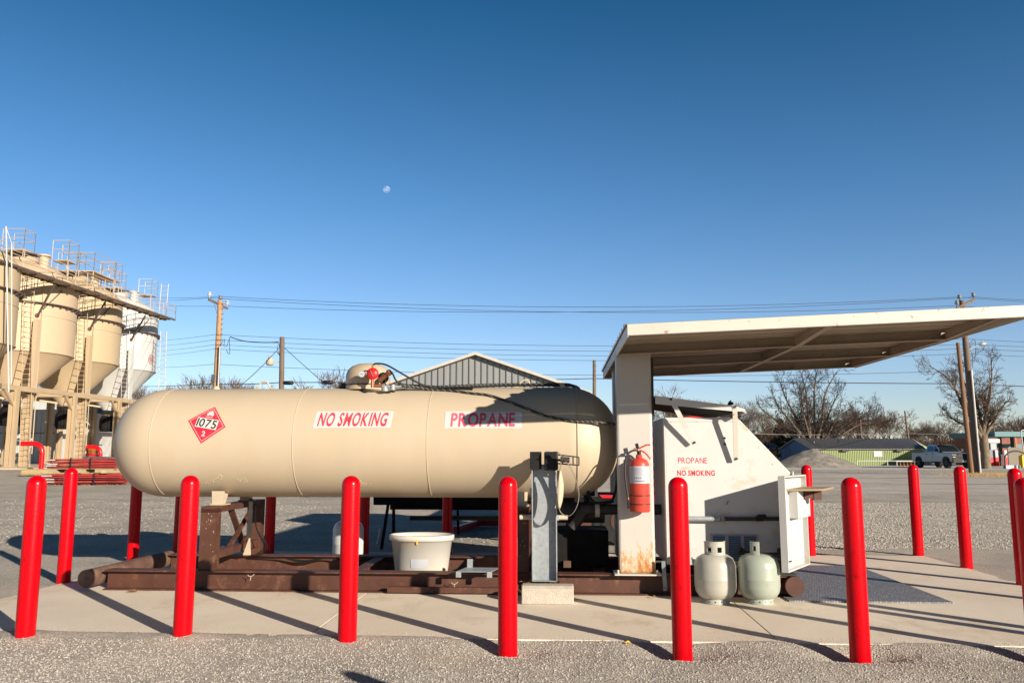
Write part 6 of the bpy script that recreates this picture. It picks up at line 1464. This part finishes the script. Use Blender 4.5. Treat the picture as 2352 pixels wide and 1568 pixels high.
def tree_label(px_, i, vi, topy):
    kind_ = ['brown twiggy', 'slender brown', 'pale grey twiggy', 'low spreading brown'][vi]
    if px_ < 260: where_ = 'seen between the silo hoppers'
    elif px_ < 400: where_ = 'seen past the white silo'
    elif px_ < 480: where_ = 'left of the tan utility pole'
    elif px_ < 600: where_ = 'between the tan and short utility poles'
    elif px_ < 800: where_ = 'left of the tank valve dome'
    elif px_ < 1640: where_ = 'above the cabinet lid near the column'
    elif px_ < 1760: where_ = 'behind the right end of the cabinet lid'
    elif px_ < 1840: where_ = 'behind the blue end wall'
    elif px_ < 1960: where_ = 'right of the large spreading tree'
    elif px_ < 2060: where_ = 'above the right half of the green building'
    elif px_ < 2195: where_ = 'above the pickup truck'
    elif px_ < 2270: where_ = 'behind the right utility poles'
    else: where_ = 'above the teal shelter'
    o = ['nearest the middle', 'farther left', 'farther right', 'farthest back', 'lowest']
    return kind_ + ' bare tree ' + where_, topy
seen = {}
for i, (px_, ty, Yd, vi) in enumerate(HT):
    lab, _ = tree_label(px_, i, vi, ty); k = seen.get(lab, 0); seen[lab] = k + 1
    if k: lab = lab + [', the second there', ', the third there', ', the fourth there', ', the fifth there'][k - 1]
    horizon_tree(px_, ty, Yd, vi, lab, 1.25)
# dark evergreen cedar
def evergreen(px_, topy, Yd, w_, lab, seed):
    g = random.Random(seed); q = at(px_, topy, Yd); H = q.z; t = thing('cedar_tree', lab, 'tree', (q.x, Yd, 0), frame='W')
    b = MB(); b.cyl((q.x, Yd, 0), (q.x, Yd, H * .8), .2, .05, n=7); b.build('trunk', 'bark_dark', t)
    b = MB()
    for _ in range(3800):
        z = H * (.12 + .88 * g.random() ** .9); rr = w_ * (1 - (z / H) ** 1.6) * (.55 + .45 * math.sin(z * 5 + g.random())) + .15; a = g.uniform(0, 2 * PI); r_ = rr * g.random() ** .4
        c = Vector((q.x + r_ * math.cos(a), Yd + r_ * math.sin(a), z)); s_ = g.uniform(.08, .2); u = Vector((g.gauss(0, 1), g.gauss(0, 1), g.gauss(0, .6))).normalized() * s_; v = Vector((g.gauss(0, 1), g.gauss(0, 1), g.gauss(0, 1))).normalized() * s_ * .6
        b.add([c - u, c + v, c + u, c - v], [(0, 1, 2, 3)])
    b.build('crown', 'evergreen', t)
evergreen(1792, 962, 100, 1.9, 'dark evergreen left of the big bare tree trunk', 1)
evergreen(1822, 985, 102, 2.2, 'low dark evergreen against the big bare tree trunk', 2)
# brush along the horizon
b = MB(); g = random.Random(9)
def brush(pxa, pxb, n, y0_, y1_, h0, h1):
    for _ in range(n):
        px_ = g.uniform(pxa, pxb); Yd = g.uniform(y0_, y1_); x = wx(px_, Yd); h = g.uniform(h0, h1) * (.8 + .35 * math.sin(px_ * .05) * math.sin(px_ * .021 + 1)); L_ = g.uniform(.8, 2.2); z = g.uniform(0, max(.2, h - .5))
        d = Vector((g.gauss(0, .5), g.gauss(0, .4), g.uniform(.2, 1.2))).normalized() * L_; p = Vector((x, Yd, z)); w = Vector((g.uniform(.025, .08), 0, 0))
        b.add([p - w, p + w, p + d], [(0, 1, 2)]); b.add([p - Vector((0, w.x, 0)), p + Vector((0, w.x, 0)), p + d], [(0, 1, 2)])
brush(1500, 2480, 15000, 100, 128, 1.8, 3.6); brush(2050, 2480, 5000, 100, 120, 1.5, 3.4); brush(-60, 900, 5000, 96, 112, 2.0, 4.5)
b.build('brushwood', 'twig_brown', frame='W', kind='stuff', label='brown leafless brushwood along the horizon', cat='brushwood')
# far wooded hills closing the horizon
b = MB(); n_ = 160
for k in range(n_ + 1):
    a = R(-60 + 120 * k / n_); x, y = 420 * math.sin(a), 420 * math.cos(a); h = 7 + 2.5 * mn.noise(Vector((k * .13, 0, 0))) + 1.2 * mn.noise(Vector((k * .9, 3, 0))); b.v += [Vector((x, y, -.5)), Vector((x, y, h)), Vector((x * 1.3, y * 1.3, h * .8))]
b.f = [q_ for k in range(n_) for q_ in ((3 * k, 3 * k + 3, 3 * k + 4, 3 * k + 1), (3 * k + 1, 3 * k + 4, 3 * k + 5, 3 * k + 2))]; b.sm = [True] * len(b.f)
b.build('far_hills', mat('far_wood', (.10, .085, .08), rough=1, var=.35, vs=.12), frame='W', kind='structure')
# dry grass at the pole feet
b = MB()
for _ in range(2600):
    c = at(rnd.gauss(2270, 34), 1090, 1); x = wx(rnd.gauss(2268, 38), 45.5); y = 45.5 + rnd.gauss(0, .9); h = rnd.uniform(.05, .22); dx_ = rnd.gauss(0, .06); b.add([(x - .012, y, 0), (x + .012, y, 0), (x + dx_, y, h)], [(0, 1, 2)])
b.build('dry_grass', 'grass_dry', frame='W', kind='stuff', label='dry brown grass tufts round the feet of the right utility poles', cat='grass')

# ================================================================= MOON, SKY, SUN
SUN_AZ, SUN_EL = R(139), R(17.3)
sd = Vector((math.sin(SUN_AZ) * math.cos(SUN_EL), math.cos(SUN_AZ) * math.cos(SUN_EL), math.sin(SUN_EL)))
mp_ = at(888, 435, 2500); b = MB(); b.lathe([(max(.001, 11.2 * math.sin(PI * k / 24)), -11.2 * math.cos(PI * k / 24)) for k in range(25)], mp_, n=40)
mm = bpy.data.materials.new('moon_surface'); mm.use_nodes = True; nt = mm.node_tree; N = nt.nodes; L = nt.links; N.remove(N['Principled BSDF'])
df_ = N.new('ShaderNodeBsdfDiffuse'); tr2 = N.new('ShaderNodeBsdfTransparent'); ad = N.new('ShaderNodeAddShader'); ns = N.new('ShaderNodeTexNoise'); ns.inputs['Scale'].default_value = .13
rr_ = N.new('ShaderNodeValToRGB'); rr_.color_ramp.elements[0].position = .38; rr_.color_ramp.elements[0].color = (.02, .02, .02, 1); rr_.color_ramp.elements[1].position = .6; rr_.color_ramp.elements[1].color = (.14, .135, .12, 1)
tcx = N.new('ShaderNodeTexCoord'); L.new(tcx.outputs['Object'], ns.inputs['Vector']); L.new(ns.outputs['Fac'], rr_.inputs[0]); L.new(rr_.outputs[0], df_.inputs[0])
L.new(df_.outputs[0], ad.inputs[0]); L.new(tr2.outputs[0], ad.inputs[1]); L.new(ad.outputs[0], N['Material Output'].inputs[0])
b.build('moon', mm, base=tuple(mp_), frame='W', label='pale gibbous moon in the blue sky', cat='moon')

sun = bpy.data.lights.new('sun', 'SUN'); sun.energy = 4.9; sun.angle = R(.53); sun.color = (1, .89, .745)
so_ = bpy.data.objects.new('sun', sun); col.objects.link(so_); so_.rotation_euler = (-sd).to_track_quat('-Z', 'Y').to_euler()
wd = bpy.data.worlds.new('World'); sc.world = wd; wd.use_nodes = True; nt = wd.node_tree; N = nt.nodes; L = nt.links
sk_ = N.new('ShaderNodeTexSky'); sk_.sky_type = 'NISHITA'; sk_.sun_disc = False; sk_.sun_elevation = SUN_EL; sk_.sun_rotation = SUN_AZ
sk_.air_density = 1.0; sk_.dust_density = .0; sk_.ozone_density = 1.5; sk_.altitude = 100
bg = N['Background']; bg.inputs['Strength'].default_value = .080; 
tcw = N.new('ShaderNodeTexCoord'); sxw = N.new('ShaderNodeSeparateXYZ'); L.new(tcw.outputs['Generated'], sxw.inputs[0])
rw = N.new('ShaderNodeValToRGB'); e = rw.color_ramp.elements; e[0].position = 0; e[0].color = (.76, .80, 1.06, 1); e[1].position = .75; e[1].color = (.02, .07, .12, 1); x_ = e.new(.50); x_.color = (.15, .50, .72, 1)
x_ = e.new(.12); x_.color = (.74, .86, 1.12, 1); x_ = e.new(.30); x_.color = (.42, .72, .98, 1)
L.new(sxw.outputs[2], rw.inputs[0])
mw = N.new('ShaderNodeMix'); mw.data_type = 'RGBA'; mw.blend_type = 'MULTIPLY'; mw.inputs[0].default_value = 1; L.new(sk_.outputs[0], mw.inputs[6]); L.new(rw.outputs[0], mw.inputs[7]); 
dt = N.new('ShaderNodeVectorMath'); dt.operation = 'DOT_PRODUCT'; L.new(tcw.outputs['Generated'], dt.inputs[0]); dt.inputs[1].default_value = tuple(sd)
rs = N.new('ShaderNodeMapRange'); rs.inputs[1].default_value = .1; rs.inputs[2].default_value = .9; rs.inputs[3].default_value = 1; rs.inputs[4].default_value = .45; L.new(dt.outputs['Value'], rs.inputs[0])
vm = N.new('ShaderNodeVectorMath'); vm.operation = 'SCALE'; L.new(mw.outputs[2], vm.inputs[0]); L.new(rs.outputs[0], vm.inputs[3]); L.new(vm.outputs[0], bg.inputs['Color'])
vs_ = sc.view_settings; vs_.view_transform = 'Standard'; vs_.look = 'None'; vs_.exposure = .72; vs_.gamma = 1; vs_.use_curve_mapping = False
sc.cycles.max_bounces = 6; sc.cycles.transparent_max_bounces = 8
